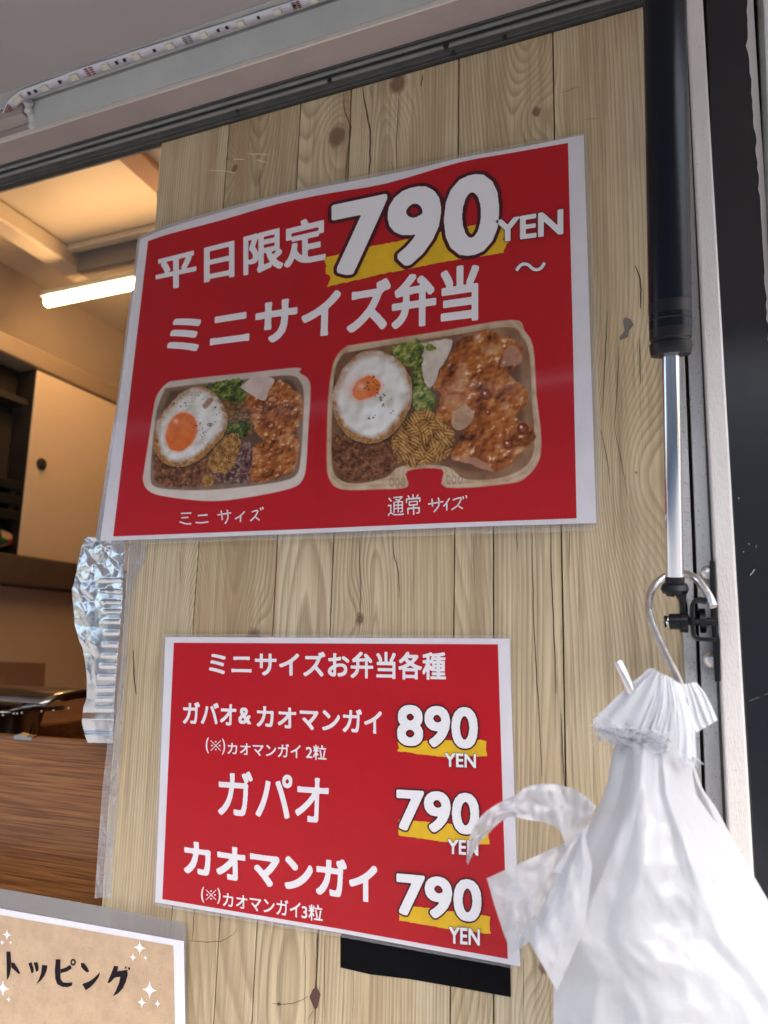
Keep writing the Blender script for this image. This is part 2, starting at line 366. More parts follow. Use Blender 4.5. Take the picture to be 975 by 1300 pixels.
# ---- printed wood of the wall: growth rings per plank, knots, fibres
def Math(N, L, op, a, b=None, c=None, clamp=False):
    n = N.new('ShaderNodeMath'); n.operation = op; n.use_clamp = clamp
    for i, v in enumerate((a, b, c)):
        if v is None: continue
        if isinstance(v, (int, float)): n.inputs[i].default_value = v
        else: L.new(v, n.inputs[i])
    return n.outputs[0]
KNOTS = [((428, 173), .0085, .020), ((505, 106), .0075, .016), ((681, 142), .0035, .016), ((298, 214), .003, .012),
         ((457, 786), .0035, .012), ((322, 812), .007, .014), ((244, 812), .001, .030), ((689, 1229), .003, .012), ((808, 600), .001, .03)]
def wood_wall():
    m = bpy.data.materials.new('printed_wood'); m.use_nodes = True; N = m.node_tree.nodes; L = m.node_tree.links
    bs = N['Principled BSDF']; bs.inputs['Roughness'].default_value = .5; bs.inputs['Specular IOR Level'].default_value = .3
    geo = N.new('ShaderNodeNewGeometry'); sep = N.new('ShaderNodeSeparateXYZ'); L.new(geo.outputs['Position'], sep.inputs[0])
    X, Z = sep.outputs['X'], Math(N, L, 'SUBTRACT', sep.outputs['Z'], Z0)
    def prop(n):
        a = N.new('ShaderNodeAttribute'); a.attribute_type = 'OBJECT'; a.attribute_name = n; return a.outputs['Fac']
    pith, seed, tone, depth = prop('pith'), prop('seed'), prop('tone'), prop('ring_depth')
    def noise(vx, vz, sx, sz, det=3, ro=.5, off=0):
        c = N.new('ShaderNodeCombineXYZ'); L.new(Math(N, L, 'MULTIPLY', vx, sx), c.inputs[0]); L.new(Math(N, L, 'MULTIPLY', vz, sz), c.inputs[2])
        L.new(Math(N, L, 'ADD', seed, off), c.inputs[1])
        n = N.new('ShaderNodeTexNoise'); n.inputs['Scale'].default_value = 1; n.inputs['Detail'].default_value = det; n.inputs['Roughness'].default_value = ro
        L.new(c.outputs[0], n.inputs['Vector']); return n.outputs['Fac']
    xs = Math(N, L, 'MULTIPLY_ADD', Z, -.014, X)
    warp = Math(N, L, 'MULTIPLY', Math(N, L, 'SUBTRACT', noise(X, Z, 6, 1.8, 2), .5), .009)
    dx = Math(N, L, 'SUBTRACT', Math(N, L, 'ADD', xs, warp), pith)
    dep = Math(N, L, 'MULTIPLY_ADD', noise(xs, Z, 0., 1.6, 1, .4, 5), .13, depth)
    r = Math(N, L, 'SQRT', Math(N, L, 'ADD', Math(N, L, 'MULTIPLY', dx, dx), Math(N, L, 'MULTIPLY', dep, dep)))
    core = None
    for (p, rad, infl) in KNOTS:
        k = Wy(p[0], p[1], 0)
        ddx = Math(N, L, 'SUBTRACT', X, float(k[0])); ddz = Math(N, L, 'MULTIPLY', Math(N, L, 'SUBTRACT', Z, float(k[2] - Z0)), .8)
        d2 = Math(N, L, 'ADD', Math(N, L, 'MULTIPLY', ddx, ddx), Math(N, L, 'MULTIPLY', ddz, ddz))
        ddz2 = Math(N, L, 'MULTIPLY', ddz, .55); d2b = Math(N, L, 'ADD', Math(N, L, 'MULTIPLY', ddx, ddx), Math(N, L, 'MULTIPLY', ddz2, ddz2))
        g = Math(N, L, 'EXPONENT', Math(N, L, 'MULTIPLY', d2b, -1 / infl ** 2))
        r = Math(N, L, 'MULTIPLY_ADD', g, infl * .9, r)
        dd = Math(N, L, 'ADD', Math(N, L, 'SQRT', d2), Math(N, L, 'MULTIPLY', Math(N, L, 'SUBTRACT', noise(X, Z, 300, 300, 2), .5), .004))
        q = Math(N, L, 'SUBTRACT', 1., Math(N, L, 'DIVIDE', Math(N, L, 'SUBTRACT', dd, rad * .7), rad * .55), clamp=True)
        core = q if core is None else Math(N, L, 'MAXIMUM', core, q)
    rw = Math(N, L, 'MULTIPLY_ADD', Math(N, L, 'SUBTRACT', noise(X, Z, 90, 3, 2), .5), .0012, r)
    # ring width drifts across the boards
    ph = Math(N, L, 'MULTIPLY', rw, 370.)
    ph = Math(N, L, 'MULTIPLY_ADD', noise(xs, Z, 22, .6, 1, .4, 9), 5., ph)
    fr = Math(N, L, 'FRACT', ph)
    late = N.new('ShaderNodeValToRGB'); L.new(fr, late.inputs[0]); e = late.color_ramp.elements
    e[0].position = 0; e[0].color = (.06, .06, .06, 1); e[1].position = 1; e[1].color = (.08, .08, .08, 1)
    for p, v in ((.3, .22), (.58, .55), (.80, 1.0), (.93, .62)):
        q = e.new(p); q.color = (v, v, v, 1)
    ringamt = Math(N, L, 'MULTIPLY', late.outputs[0], Math(N, L, 'MULTIPLY_ADD', noise(X, Z, 30, 4, 2, .5, 3), 1.1, .05), clamp=True)
    fib = noise(xs, Z, 700, 14, 3, .6, 1); fib2 = noise(xs, Z, 240, 3.5, 3, .6, 2); big = noise(X, Z, 11, 4, 3, .5, 4)
    def ramp(a, b, f):
        mx = N.new('ShaderNodeMix'); mx.data_type = 'RGBA'; mx.clamp_factor = True
        for i, v in ((6, a), (7, b)):
            if isinstance(v, tuple): mx.inputs[i].default_value = (*v, 1)
            else: L.new(v, mx.inputs[i])
        L.new(f, mx.inputs[0]); return mx.outputs[2]
    base = ramp((.645, .525, .33), (.47, .35, .19), tone)
    base = ramp(base, (.66, .57, .40), Math(N, L, 'MULTIPLY_ADD', big, 2.6, -1.1, clamp=True))
    c = ramp(base, (.20, .132, .064), Math(N, L, 'MULTIPLY', ringamt, .86))
    c = ramp(c, (.33, .215, .115), Math(N, L, 'MULTIPLY_ADD', noise(xs, Z, 30, 2.6, 3, .55, 12), 3.6, -1.85, clamp=True))
    c = ramp(c, (.66, .575, .40), Math(N, L, 'MULTIPLY_ADD', noise(X, Z, 14, 3.5, 3, .5, 15), 2.2, -1.3, clamp=True))
    c = ramp(c, (.26, .19, .105), Math(N, L, 'MULTIPLY_ADD', fib2, 2.2, -1.02, clamp=True))
    c = ramp(c, (.15, .105, .06), Math(N, L, 'MULTIPLY_ADD', fib, 2.6, -1.42, clamp=True))
    c = ramp(c, (.62, .53, .38), Math(N, L, 'MULTIPLY', Math(N, L, 'MULTIPLY_ADD', noise(xs, Z, 420, 9, 2, .6, 7), 3.0, -1.75, clamp=True), .55))
    c = ramp(c, (.27, .185, .11), Math(N, L, 'MULTIPLY_ADD', noise(X, Z, 7, 5, 4, .6, 18), 2.4, -1.35, clamp=True))
    c = ramp(c, (.15, .085, .048), Math(N, L, 'MULTIPLY', core, .85))
    L.new(c, bs.inputs['Base Color'])
    bp = N.new('ShaderNodeBump'); bp.inputs['Strength'].default_value = .25; bp.inputs['Distance'].default_value = .0006
    L.new(Math(N, L, 'MULTIPLY_ADD', fib, .5, Math(N, L, 'MULTIPLY', ringamt, -.6)), bp.inputs['Height']); L.new(bp.outputs[0], bs.inputs['Normal'])
    MATS['printed_wood'] = m
wood_wall()
def bamboo():
    m = bpy.data.materials.new('stained_wood'); m.use_nodes = True; N = m.node_tree.nodes; L = m.node_tree.links
    bs = N['Principled BSDF']; bs.inputs['Roughness'].default_value = .35
    geo = N.new('ShaderNodeNewGeometry'); mp = N.new('ShaderNodeMapping'); mp.inputs['Scale'].default_value = (14, 60, 800); mp.inputs['Rotation'].default_value = (0, .03, 0)
    L.new(geo.outputs['Position'], mp.inputs[0]); n = N.new('ShaderNodeTexNoise'); n.inputs['Scale'].default_value = 1; n.inputs['Detail'].default_value = 4; n.inputs['Roughness'].default_value = .5; n.inputs['Distortion'].default_value = .2
    L.new(mp.outputs[0], n.inputs['Vector']); r = N.new('ShaderNodeValToRGB'); L.new(n.outputs['Fac'], r.inputs[0]); e = r.color_ramp.elements
    e[0].position = .36; e[0].color = (.13, .046, .013, 1); e[1].position = .66; e[1].color = (.34, .145, .042, 1); q = e.new(.5); q.color = (.23, .088, .025, 1)
    L.new(r.outputs[0], bs.inputs['Base Color']); MATS['stained_wood'] = m
bamboo()

# ================================================================== GROUND
box('street', -60, 60, -60, 60, -.1, 0, 'paving')['kind'] = 'structure'

# unseen building added behind the camera to darken reflections and low sky light
far = [box('added_mirrored_building', -30, 26, -14, -9.5, -.05, 4.9, 'facade'), box('added_mirrored_building', -30, 26, -14.2, -9.3, 4.9, 5.2, 'int_grey')]
for o in far: o['kind'] = 'structure'
# ================================================================== PLANK WALL
ZT, ZB = Z0 + .484, Z0 - .55
wall = thing('plank_wall', (-.2, 0, ZB), 'side wall of the food stall covered in upright pale wooden planks, carrying the red posters', 'wall')
S = lambda x, z: x + .014 * (z - Z0)
pl = [(-.4367, -.366, -.55, .484, -.62, .35, 0, -.02), (-.366, -.2905, -.10, .484, -.333, .8, 1, -.075), (-.2905, -.2405, -.55, .484, -.262, .25, 2, .02),
      (-.2405, -.1425, -.55, .484, -.205, .55, 3, -.06), (-.1425, -.0655, .25, .484, -.088, .45, 4, -.09), (-.1425, -.1135, -.55, .25, -.16, .6, 5, 0.),
      (-.1135, -.0655, -.55, .25, -.070, .2, 6, -.085), (-.0655, .0155, -.55, .484, -.071, .15, 6, -.085),
      (-.366, -.3225, -.55, -.10, -.37, .5, 9, .03), (-.3225, -.2905, -.55, -.10, -.30, .7, 10, .02)]
for i, (a, b, z0, z1, pith, tone, sd_, rd) in enumerate(pl):
    z0 += Z0; z1 += Z0; g = .0005
    pts = [(S(a, z0) + g if a > -.43 else a, z0 + g), (S(b, z0) - g if b < .01 else b, z0 + g), (S(b, z1) - g if b < .01 else b, z1 - g), (S(a, z1) + g if a > -.43 else a, z1 - g)]
    o = slab('plank', pts, 0, .009, 'printed_wood', wall, .0004, px=False)
    o['pith'] = pith; o['seed'] = sd_ * 3.7; o['tone'] = tone; o['ring_depth'] = rd
box('backing_board', -.4365, .0155, .0095, .0235, ZB, ZT, 'dark_gap', wall)
# bright torn chipboard edge of the wall, seen from the opening
rzs = np.linspace(Z0 - .55, ZT - .004, 160); RV = []
for i, zz in enumerate(rzs):
    w_ = .0042 + .0012 * (random.random() - .5) + .001 * math.sin(i * .21); RV += [(-.4368, .0008, zz), (-.4368 - w_ * .55, .0016 + .001 * random.random(), zz), (-.4368 - w_, .010, zz), (-.4368, .0235, zz)]
mk('raw_edge', RV, [(4 * i + k, 4 * i + (k + 1) % 4, 4 * i + 4 + (k + 1) % 4, 4 * i + 4 + k) for i in range(159) for k in range(4)], 'tan_edge', wall)
# cracks, chips and scratches of the printed boards (photo points, on the wall face)
def crack(pts, w, m='crack_dark', y=-.0003, name='crack'):
    P = np.array(pts, float); P = resample(P, max(4, int(len(P) * 4))); n = len(P)
    P[1:-1] += RNG.randn(n - 2, 2) * .25
    w = .78 * w * (np.sin(np.linspace(.15, math.pi - .15, n)) ** .5)
    T = np.gradient(P, axis=0); T /= np.linalg.norm(T, axis=1)[:, None] + 1e-9; Nn = np.stack([-T[:, 1], T[:, 0]], 1) * w[:, None] / 2
    V = [Wy(*p, y) for p in P + Nn] + [Wy(*p, y) for p in P - Nn]
    mk(name, V, [(i, i + 1, n + i + 1, n + i) for i in range(n - 1)], m, wall)
for pts, w in [([(436, 118), (437, 140), (446, 162), (441, 195), (438, 236)], 1.8), ([(460, 110), (464, 135), (470, 165), (470, 200), (468, 230)], 2.6),
               ([(506, 118), (505, 150), (503, 190), (504, 221)], 1.2), ([(471, 108), (471, 125)], 1.), ([(497, 205), (501, 222)], 1.),
               ([(537, 95), (534, 110)], 2.), ([(330, 215), (330, 258)], 1.), ([(456, 680), (457, 720), (458, 745), (456, 805)], 1.),
               ([(499, 675), (500, 705), (506, 725), (507, 760)], 1.3), ([(675, 668), (676, 720), (678, 800), (684, 900), (688, 985)], 1.3),
               ([(699, 668), (700, 725), (703, 800), (706, 880)], 1.9), ([(712, 905), (714, 955), (717, 1000)], 1.8), ([(723, 670), (723, 720)], 1.),
               ([(656, 668), (657, 700)], .9), ([(806, 337), (812, 350), (814, 372), (813, 392)], 2.4), ([(812, 430), (813, 488)], 1.3),
               ([(771, 395), (768, 460), (765, 520)], 1.2), ([(763, 545), (772, 590), (774, 615)], 1.), ([(786, 440), (783, 500), (780, 545)], .9), ([(780, 545), (790, 590), (796, 630)], .9),
               ([(403, 1186), (402, 1236)], 2.4), ([(401, 1236), (400, 1258)], .8), ([(345, 1274), (356, 1275), (372, 1274), (382, 1270), (393, 1264)], 1.1),
               ([(398, 1282), (391, 1295)], .9), ([(239, 1194), (262, 1196), (281, 1195), (297, 1186), (302, 1177)], .9), ([(387, 1184), (387, 1300)], .8),
               ([(412, 1188), (412, 1300)], .9), ([(449, 1232), (448, 1300)], .7), ([(665, 1215), (664, 1300)], .9), ([(247, 1150), (244, 1195)], 1.), ([(169, 825), (170, 860), (173, 882)], 2.),
               ([(228, 700), (229, 740)], .8), ([(601, 680), (603, 745)], .8), ([(760, 150), (742, 152)], .6), ([(735, 110), (712, 118)], .6)]:
    crack(pts, w)
for pts in ([(265, 216), (285, 217), (300, 220)], [(296, 202), (311, 202)], [(313, 195), (342, 196)], [(325, 203), (338, 206)], [(184, 300), (190, 297)]):
    crack(pts, 1.6, 'scratch_tan', name='scratch')
for pts, m_ in ([[(793, 403), (800, 405), (805, 412), (799, 419), (797, 428), (788, 432), (786, 429), (793, 420), (791, 408)], 'chip_grey'],
                [[(402, 1253), (407, 1262), (403, 1280), (399, 1281), (393, 1266), (397, 1256)], 'chip_brown'], [[(351, 1274), (355, 1272), (357, 1276), (353, 1277)], 'crack_dark']):
    flat('chip', pts, -.00035, m_, wall)

# ================================================================== HEADER, GASKET, FLAP
ZP = Z0 + .497
yL1 = -.016; yL2 = Wz(420, 49.5, ZP)[1]
head = thing('hatch_header', (-.6, 0, Z0 + .484), 'header rail above the planks with a pinkish underside and a black ribbed rubber gasket', 'header rail')
extr_x('header_plate', [(yL1, ZP), (yL2, ZP), (yL2, ZP + .012), (yL1, ZP + .012)], -2.6, .30, 'header_paint', head, .0008)
extr_x('bright_lip', [(yL2 - .0012, ZP - .0006), (yL2 + .0002, ZP - .0008), (yL2 + .0002, ZP + .004), (yL2 - .0012, ZP + .004)], -2.6, .30, 'edge_bright', head)
zg = Z0 + .4845
extr_x('gasket', [(.0045, zg), (-.0035, zg), (-.0045, zg + .003), (-.0095, zg + .004), (-.0105, zg + .010), (-.016, zg + .012), (-.016, zg + .03), (.0045, zg + .03)], -2.6, .30, 'rubber', head, .0006)
for k, (yy, zz, rr) in enumerate([(-.0030, zg + .0005, .0012), (-.0100, zg + .0050, .0018), (-.0140, zg + .0088, .0017)]):
    tube('gasket_rib', [(-2.6, yy, zz), (.30, yy, zz)], rr, 'rubber_grey' if k else 'rubber', head, 8)
# rubber scuffs on the gasket
for px, py, s in ((180, 163, 3), (418, 101, 3), (566, 57, 3.5), (575, 66, 3), (640, 45, 2.5), (300, 140, 2)):
    p = Wy(px, py, -.0118); bx = [(p[0] + s * .0007 * math.cos(a) * (1 + .3 * random.random()), p[1], p[2] + s * .0005 * math.sin(a)) for a in np.linspace(0, 6.28, 9)[:-1]]
    V = bx + [(q[0], q[1] + .003, q[2]) for q in bx]; n = 8
    mk('scuff', V, [list(range(n)), list(range(15, 7, -1))] + [(i, n + i, n + (i + 1) % n, (i + 1) % n) for i in range(n)], 'chip_black', head)
zf = ZP + .022
yC = Wz(420, 4, zf)[1]; yD0 = Wz(420, -8, zf)[1]; 
flap = thing('hatch_flap', (-.6, yL2, ZP), 'raised grey serving hatch flap overhead with a pale framed edge', 'hatch flap')
xL = Wz(28, 150, ZP + .008)[0]
extr_x('frame_rail', [(yL2 - .0015, ZP + .003), (yC, zf), (yC, zf + .02), (yL2 - .0015, zf + .02)], xL, .45, 'flap_frame', flap, .0012)
yE = float(Wz(100, 87, zf)[1])
extr_x('frame_ledge', [(yC - .0020, zf + .001), (yE, zf + .001), (yE, zf + .02), (yC - .0020, zf + .02)], -1.9, .45, 'flap_frame', flap, .0005)
extr_x('frame_seam', [(yC + .001, zf + .004), (yC - .003, zf + .004), (yC - .003, zf + .019), (yC + .001, zf + .019)], -1.9, .45, 'chip_black', flap)
box('flap_panel', -1.9, .45, -.85, yE - .0003, zf + .0016, zf + .02, 'flap_panel', flap)
box('flap_rim', -1.9, xL - .0005, yC - .0005, yL2 + .003, ZP + .013, zf + .02, 'header_paint', flap)
# corner silicone lump where the rail ends
sp = smoothline([Wz(36, 128, zf - .003), Wz(37, 140, zf - .006), Wz(42, 152, zf - .011), Wz(41, 163, ZP + .006), Wz(43, 171, ZP + .003)], 4)
tube('silicone_bead', sp, [.004 + .0012 * math.sin(i * 1.9) for i in range(len(sp))], 'silicone', flap, 10)
# LED strip: sticks to the ledge
def strip_pt(px, lo=0., dz=0.):
    # centre line of the strip as it runs along the frame ledge
    return None
zs = zf - .0012
sc_top = [(-30, 205), (0, 150), (10, 128), (24, 116), (60, 103), (100, 88), (200, 56), (300, 25), (380, -1), (520, -45)]
sc_bot = [(-20, 215), (10, 160), (18, 140), (30, 128), (62, 116), (104, 101), (204, 68), (304, 36), (384, 10), (524, -34)]
led = thing('led_strip', Wz(200, 62, zs), 'unlit white LED tape strip stuck along the flap frame at the top', 'led strip')
A_ = resample(sc_top, 60); B_ = resample(sc_bot, 60)
V = [Wz(*p, zs + .0006 * math.sin(i * .9)) for i, p in enumerate(A_)] + [Wz(*p, zs - .0006 + .0006 * math.sin(i * .9 + .5)) for i, p in enumerate(B_)]
V += [v + np.array([0, 0, .0007]) for v in V]; n = 60
Fc = [(i, i + 1, n + i + 1, n + i) for i in range(n - 1)] + [(2 * n + i, 3 * n + i, 3 * n + i + 1, 2 * n + i + 1) for i in range(n - 1)]
Fc += [(i, 2 * n + i, 2 * n + i + 1, i + 1) for i in range(n - 1)] + [(n + i, n + i + 1, 3 * n + i + 1, 3 * n + i) for i in range(n - 1)]
mk('tape', V, Fc, 'strip_white', led, True)
def on_strip(x, t):
    """point on the strip: x photo column on its mid line, t across"""
    mid = (A_ + B_) / 2; i = int(np.argmin(abs(mid[:, 0] - x))); j = max(1, min(58, i)); f = (x - mid[j, 0]) / (mid[j + 1, 0] - mid[j, 0])
    a = A_[j] + f * (A_[j + 1] - A_[j]); b = B_[j] + f * (B_[j + 1] - B_[j]); return a + t * (b - a)
def chipbox(name, x, t0, t1, w, h, m, parent=led, dz=0.):
    q = [on_strip(x - w / 2, t0), on_strip(x + w / 2, t0), on_strip(x + w / 2, t1), on_strip(x - w / 2, t1)]
    T = [Wz(*p, zs - .0009 - dz) for p in q]; Bm = [v + np.array([0, 0, -h]) for v in T]
    return mk(name, T + Bm, [(0, 1, 2, 3), (7, 6, 5, 4), (0, 4, 5, 1), (1, 5, 6, 2), (2, 6, 7, 3), (3, 7, 4, 0)], m, parent)
for x in (22, 56, 94, 134, 173, 215, 258, 305, 352, 398):
    o = chipbox('led', x, .22, .82, 9, .0009, 'led_body'); mk('phosphor', [Wz(*on_strip(x + a, t), zs - .0020) for a, t in ((-2.6, .36), (2.6, .36), (2.6, .68), (-2.6, .68))], [(0, 1, 2, 3)], 'led_phosphor', o)
for x in (37, 45, 76, 148, 158, 196, 277, 288, 328, 374): chipbox('resistor', x, .34, .66, 3.2, .0006, 'chip_black')
for x in (8, 114, 238, 376):
    for t in (.12, .34, .56, .78):
        chipbox('copper_pad', x - 3, t, t + .13, 4.5, .0002, 'copper' if x != 238 else 'rubber_grey'); chipbox('copper_pad', x + 3, t, t + .13, 4.5, .0002, 'copper' if x != 238 else 'rubber_grey')

# ================================================================== RIGHT-HAND FRAME AND BODY
def col_strip(name, top, mid, bot, y0, y1, m, parent, bv=.0006, label=None):
    """upright member: (left,right) photo columns at rows top -80, 690, 960, carried straight on below"""
    (l0, r0), (l1, r1), (l2, r2) = top, mid, bot
    def at(a, b, c, py):
        k = np.polyfit([-40, 690, 960], [a, b, c], 1); return k[0] * py + k[1]
    pts = [(at(l0, l1, l2, -220), -220), (at(r0, r1, r2, -220), -220), (at(r0, r1, r2, 2300), 2300), (at(l0, l1, l2, 2300), 2300)]
    return slab(name, pts, y0, y1, m, parent, bv, label=label)
frame = thing('body_frame', (.06, 0, .3), 'upright aluminium frame rails right of the planks behind the black gas strut', 'frame')
col_strip('rail', (834, 849), (865.5, 881), (871, 888), -.004, .02, 'alu', frame)
col_strip('rail', (853, 867), (886, 903), (892, 913.5), -.006, .02, 'alu', frame)
col_strip('gap_back', (846, 856), (880, 888), (886, 894), .006, .02, 'dark_gap', frame)
col_strip('seal_strip', (864, 871), (902, 909), (913, 918.5), -.003, .02, 'seam_seal', frame)
col_strip('face_rail', (869, 890), (908.5, 933), (918, 948.5), -.018, .02, 'alu_painted', frame, .0012)
body = thing('truck_body_panel', (.2, 0, .3), 'glossy black painted body panel at the right edge with a torn white seam', 'body panel')
slab('black_panel', [(887.6, -220), (952, -220), (958, 40), (974, 300), (1010, 900), (1095, 2300), (1028, 2300), (945.5, 900), (908.5, 300)], -.010, .02, 'black_paint', body, .0008)
# torn paint edge
L_ = []; 
ys = np.linspace(-220, 900, 130)
for i, yv in enumerate(ys):
    base = np.interp(yv, [-220, 5, 60, 130, 250, 300, 900], [952, 948, 949.5, 955, 964, 967.5, 1003]); L_.append((base + 1.6 * (vnoise(np.array([yv / 3.5]), np.array([0.]), 3)[0] - .5) * 2 + .8 * random.random() - (2 if random.random() < .06 else 0), yv))
R_ = [(np.interp(yv, [-220, 5, 130, 250, 300, 900], [955, 956.5, 964, 972, 975.5, 1012]), yv) for yv in ys[::-1]]
n = len(ys); Vv = [Wy(*p, -.0104) for p in L_] + [Wy(*p, -.0104) for p in R_[::-1]]
mk('torn_edge', Vv, [(i, i + 1, n + i + 1, n + i) for i in range(n - 1)], 'torn_white', body)
slab('edge_trim', [(953, -220), (960.5, -220), (981, 300), (1019, 900), (1010, 900), (975, 300)], -.014, .02, 'seam_seal', body, .001)
slab('white_panel', [(959.5, -220), (1500, -220), (1500, 2300), (1096, 2300), (1018, 900), (980, 300)], -.012, .02, 'truck_white', body, .001)
for (px, py, ln, an) in ((957, 724, 5, -.9), (954, 728, 4, -.8), (960, 693, 3.5, -1.3), (944, 700, 1, 0), (958, 887, 14, -.35), (975, 880, 10, -.4), (938, 632, 1.2, .2), (951, 690, 1.5, .9)):
    c, s = math.cos(an), math.sin(an); w = .7 if ln > 8 else 1.2
    mk('scratch', [Wy(px + ln / 2 * c + dx, py + ln / 2 * s * 1 + dy, -.0104) for dx, dy in ((0, 0), (0, w * .6))] + [Wy(px - ln / 2 * c + dx, py - ln / 2 * s + dy, -.0104) for dx, dy in ((0, w), (0, 0))], [(0, 1, 2, 3)], 'seam_seal' if ln > 8 else 'scratch', body)
# truck flank below, out of frame
box('lower_flank', -2.6, 1.5, .002, .02, .45, ZB - .002, 'truck_white', body)

# ================================================================== GAS STRUT
Pb = Wy(856.5, 738, -.045); Pt = Wy(843.5, -10, -.118); dS = _unit(Pt - Pb)
def along(py):  # distance along the strut whose picture row is py
    lo, hi = -.1, 1.2
    for _ in range(40):
        md_ = (lo + hi) / 2; q = M.T @ (Pb + dS * md_ - CP); yy = 650 - q[1] / -q[2] * F
        if yy > py: lo = md_
        else: hi = md_
    return lo
dist = lambda P: -(M.T @ (P - CP))[2]
strut = thing('gas_strut', Pb, 'black gas strut with a shiny chrome piston rod standing at the right of the planks', 'gas strut')
t0, t1 = along(449), along(735)
R1 = 25.6 * dist(Pb + dS * t0) / F; R2 = 10.8 * dist(Pb + dS * .05) / F
lathe('cylinder', Pb, Pt, [(t0 + .0135, R1 * .985), (t0 + .0155, R1), (t0 + .75, R1), (t0 + .755, R1 * .9)], 'strut_black', strut, 48)
lathe('end_collar', Pb, Pt, [(t0 - .001, R1 * .5), (t0 - .001, R1 * .93), (t0 + .001, R1 * .97), (t0 + .0035, R1 * 1.0), (t0 + .006, R1 * 1.0), (t0 + .0068, R1 * .93), (t0 + .0078, R1 * .93), (t0 + .0086, R1 * .99),
      (t0 + .0190, R1 * .99), (t0 + .0198, R1 * 1.02), (t0 + .0205, R1 * .95), (t0 + .0225, R1 * .95), (t0 + .0232, R1 * 1.012), (t0 + .030, R1 * 1.012), (t0 + .0305, R1 * .98)], 'strut_plastic', strut, 48)
lathe('piston_rod', Pb, Pt, [(t1 - .002, R2), (t0 + .02, R2)], 'chrome', strut, 40)
Rr = R2 * 1.2
lathe('end_fitting', Pb, Pt, [(t1 - .0095, Rr * .5), (t1 - .0085, Rr * 1.15), (t1 - .006, Rr * 1.32), (t1 - .003, Rr * 1.15), (t1 - .002, Rr * .9), (t1 + .0015, Rr * .9)], 'strut_plastic', strut, 32)
E1 = Pb + dS * (t1 - .006)
arm = smoothline([E1 + np.array([-.004, 0, 0]), Wy(862, 752, -.045), Wy(867, 765, -.045), Wy(868.5, 785, -.045), Wy(868.5, 803, -.045)], 6)
tube('eye_arm', arm, [.0042] * 5 + [.0030] * 5 + [.0023] * (len(arm) - 10), 'strut_plastic', strut, 12)
Bc = Wy(869, 789, -.045)
lathe('eye_ring', Bc + np.array([.0018, 0, 0]), Bc - np.array([.01, 0, 0]), [(0, .002), (0, .0056), (.0036, .0056), (.0036, .002)], 'strut_plastic', strut)
bolt = lathe('bolt', Bc + np.array([.018, 0, 0]), Bc - np.array([1, 0, 0]), [(0, .0022), (.0194, .0022), (.0194, .0047), (.0262, .0047), (.0264, .0040), (.0268, .0034), (.0290, .0036), (.0292, .0030)], 'strut_plastic', strut)
rg = lathe('snap_ring', Bc - np.array([.0087, 0, 0]), Bc - np.array([1, 0, 0]), [(0, .0035), (0, .0042), (.0006, .0042), (.0006, .0035)], 'chrome', bolt)

brk = thing('strut_bracket', Wy(905, 790, -.01), 'black bent steel bracket bolted to the frame rail holding the foot of the gas strut', 'bracket')
slab('mounting_plate', [(901, 711), (907.5, 711), (909, 745), (911, 800), (914.5, 812), (915, 865), (908, 866), (905.5, 825), (903, 790)], -.020, -.012, 'strut_plastic', brk, .0008)
u = smoothline([(909, 812), (897, 811.5), (886, 810), (881, 804), (879.5, 790), (879, 772), (881, 763), (888, 760), (899, 762)], 5)
A = [Wy(*p, -.052) for p in u]; B = [Wy(*p, -.022) for p in u]
V = []; 
Pn = np.array(u); T = np.gradient(Pn, axis=0); T /= np.linalg.norm(T, axis=1)[:, None]; Nn = np.stack([-T[:, 1], T[:, 0]], 1) * 2.4
ring = [[Wy(*(p - q), -.05), Wy(*(p + q), -.05), Wy(*(p + q), -.050) + np.array([0, .026, 0]), Wy(*(p - q), -.050) + np.array([0, .026, 0])] for p, q in zip(Pn, Nn)]
V = [v for r_ in ring for v in r_]; m_ = len(ring)
bevel(mk('bent_strap', V, [(4 * i + k, 4 * i + (k + 1) % 4, 4 * i + 4 + (k + 1) % 4, 4 * i + 4 + k) for i in range(m_ - 1) for k in range(4)] + [(3, 2, 1, 0), (4 * m_ - 4, 4 * m_ - 3, 4 * m_ - 2, 4 * m_ - 1)], 'strut_plastic', brk), .0008)
nt_ = Wy(886.5, 788, -.04)
lathe('lock_nut', nt_ + np.array([.0008, 0, 0]), nt_ + np.array([1, 0, 0]), [(0, .003), (0, .0072), (.0030, .0072), (.0034, .0066), (.0034, .003)], 'strut_plastic', brk, 24)
for px, py in ((899.5, 727), (903.5, 838)):
    c = Wy(px, py, -.012); lathe('rivet', c, c + np.array([0, -1, 0]), [(0, .0050), (.001, .0049), (.0028, .0038), (.0038, .002), (.004, .0003)], 'steel_wire', brk, 20)

# ================================================================== S-HOOK
hp = [((906, 770), -.050), ((899, 755), -.047), ((886, 737), -.042), ((873, 729.5), -.036), ((860, 727.5), -.030), ((846, 731), -.030), ((832, 742), -.034), ((824, 760), -.040),
      ((825, 782), -.047), ((834, 807), -.054), ((846, 833), -.062), ((858, 858), -.070), ((866, 880), -.078), ((866, 905), -.088), ((852, 922), -.100), ((832, 921), -.110), ((815, 903), -.116), ((803, 880), -.118), ((792, 857), -.119), ((784.5, 841), -.119)]
hpath = smoothline([Wy(p[0], p[1], y) for p, y in hp], 8)
hook = thing('s_hook', hpath.mean(0), 'bent steel wire S-hook hung over the foot of the gas strut', 'hook')
tube('wire', hpath, .0024, 'steel_wire', hook, 18)
e_ = hpath[-1]; dd_ = _unit(hpath[-1] - hpath[-2]); lathe('cut_end', e_ - dd_ * .0001, e_ + dd_, [(0, .00241), (.0005, .0023), (.0007, .0016)], 'wire_end', hook, 18)

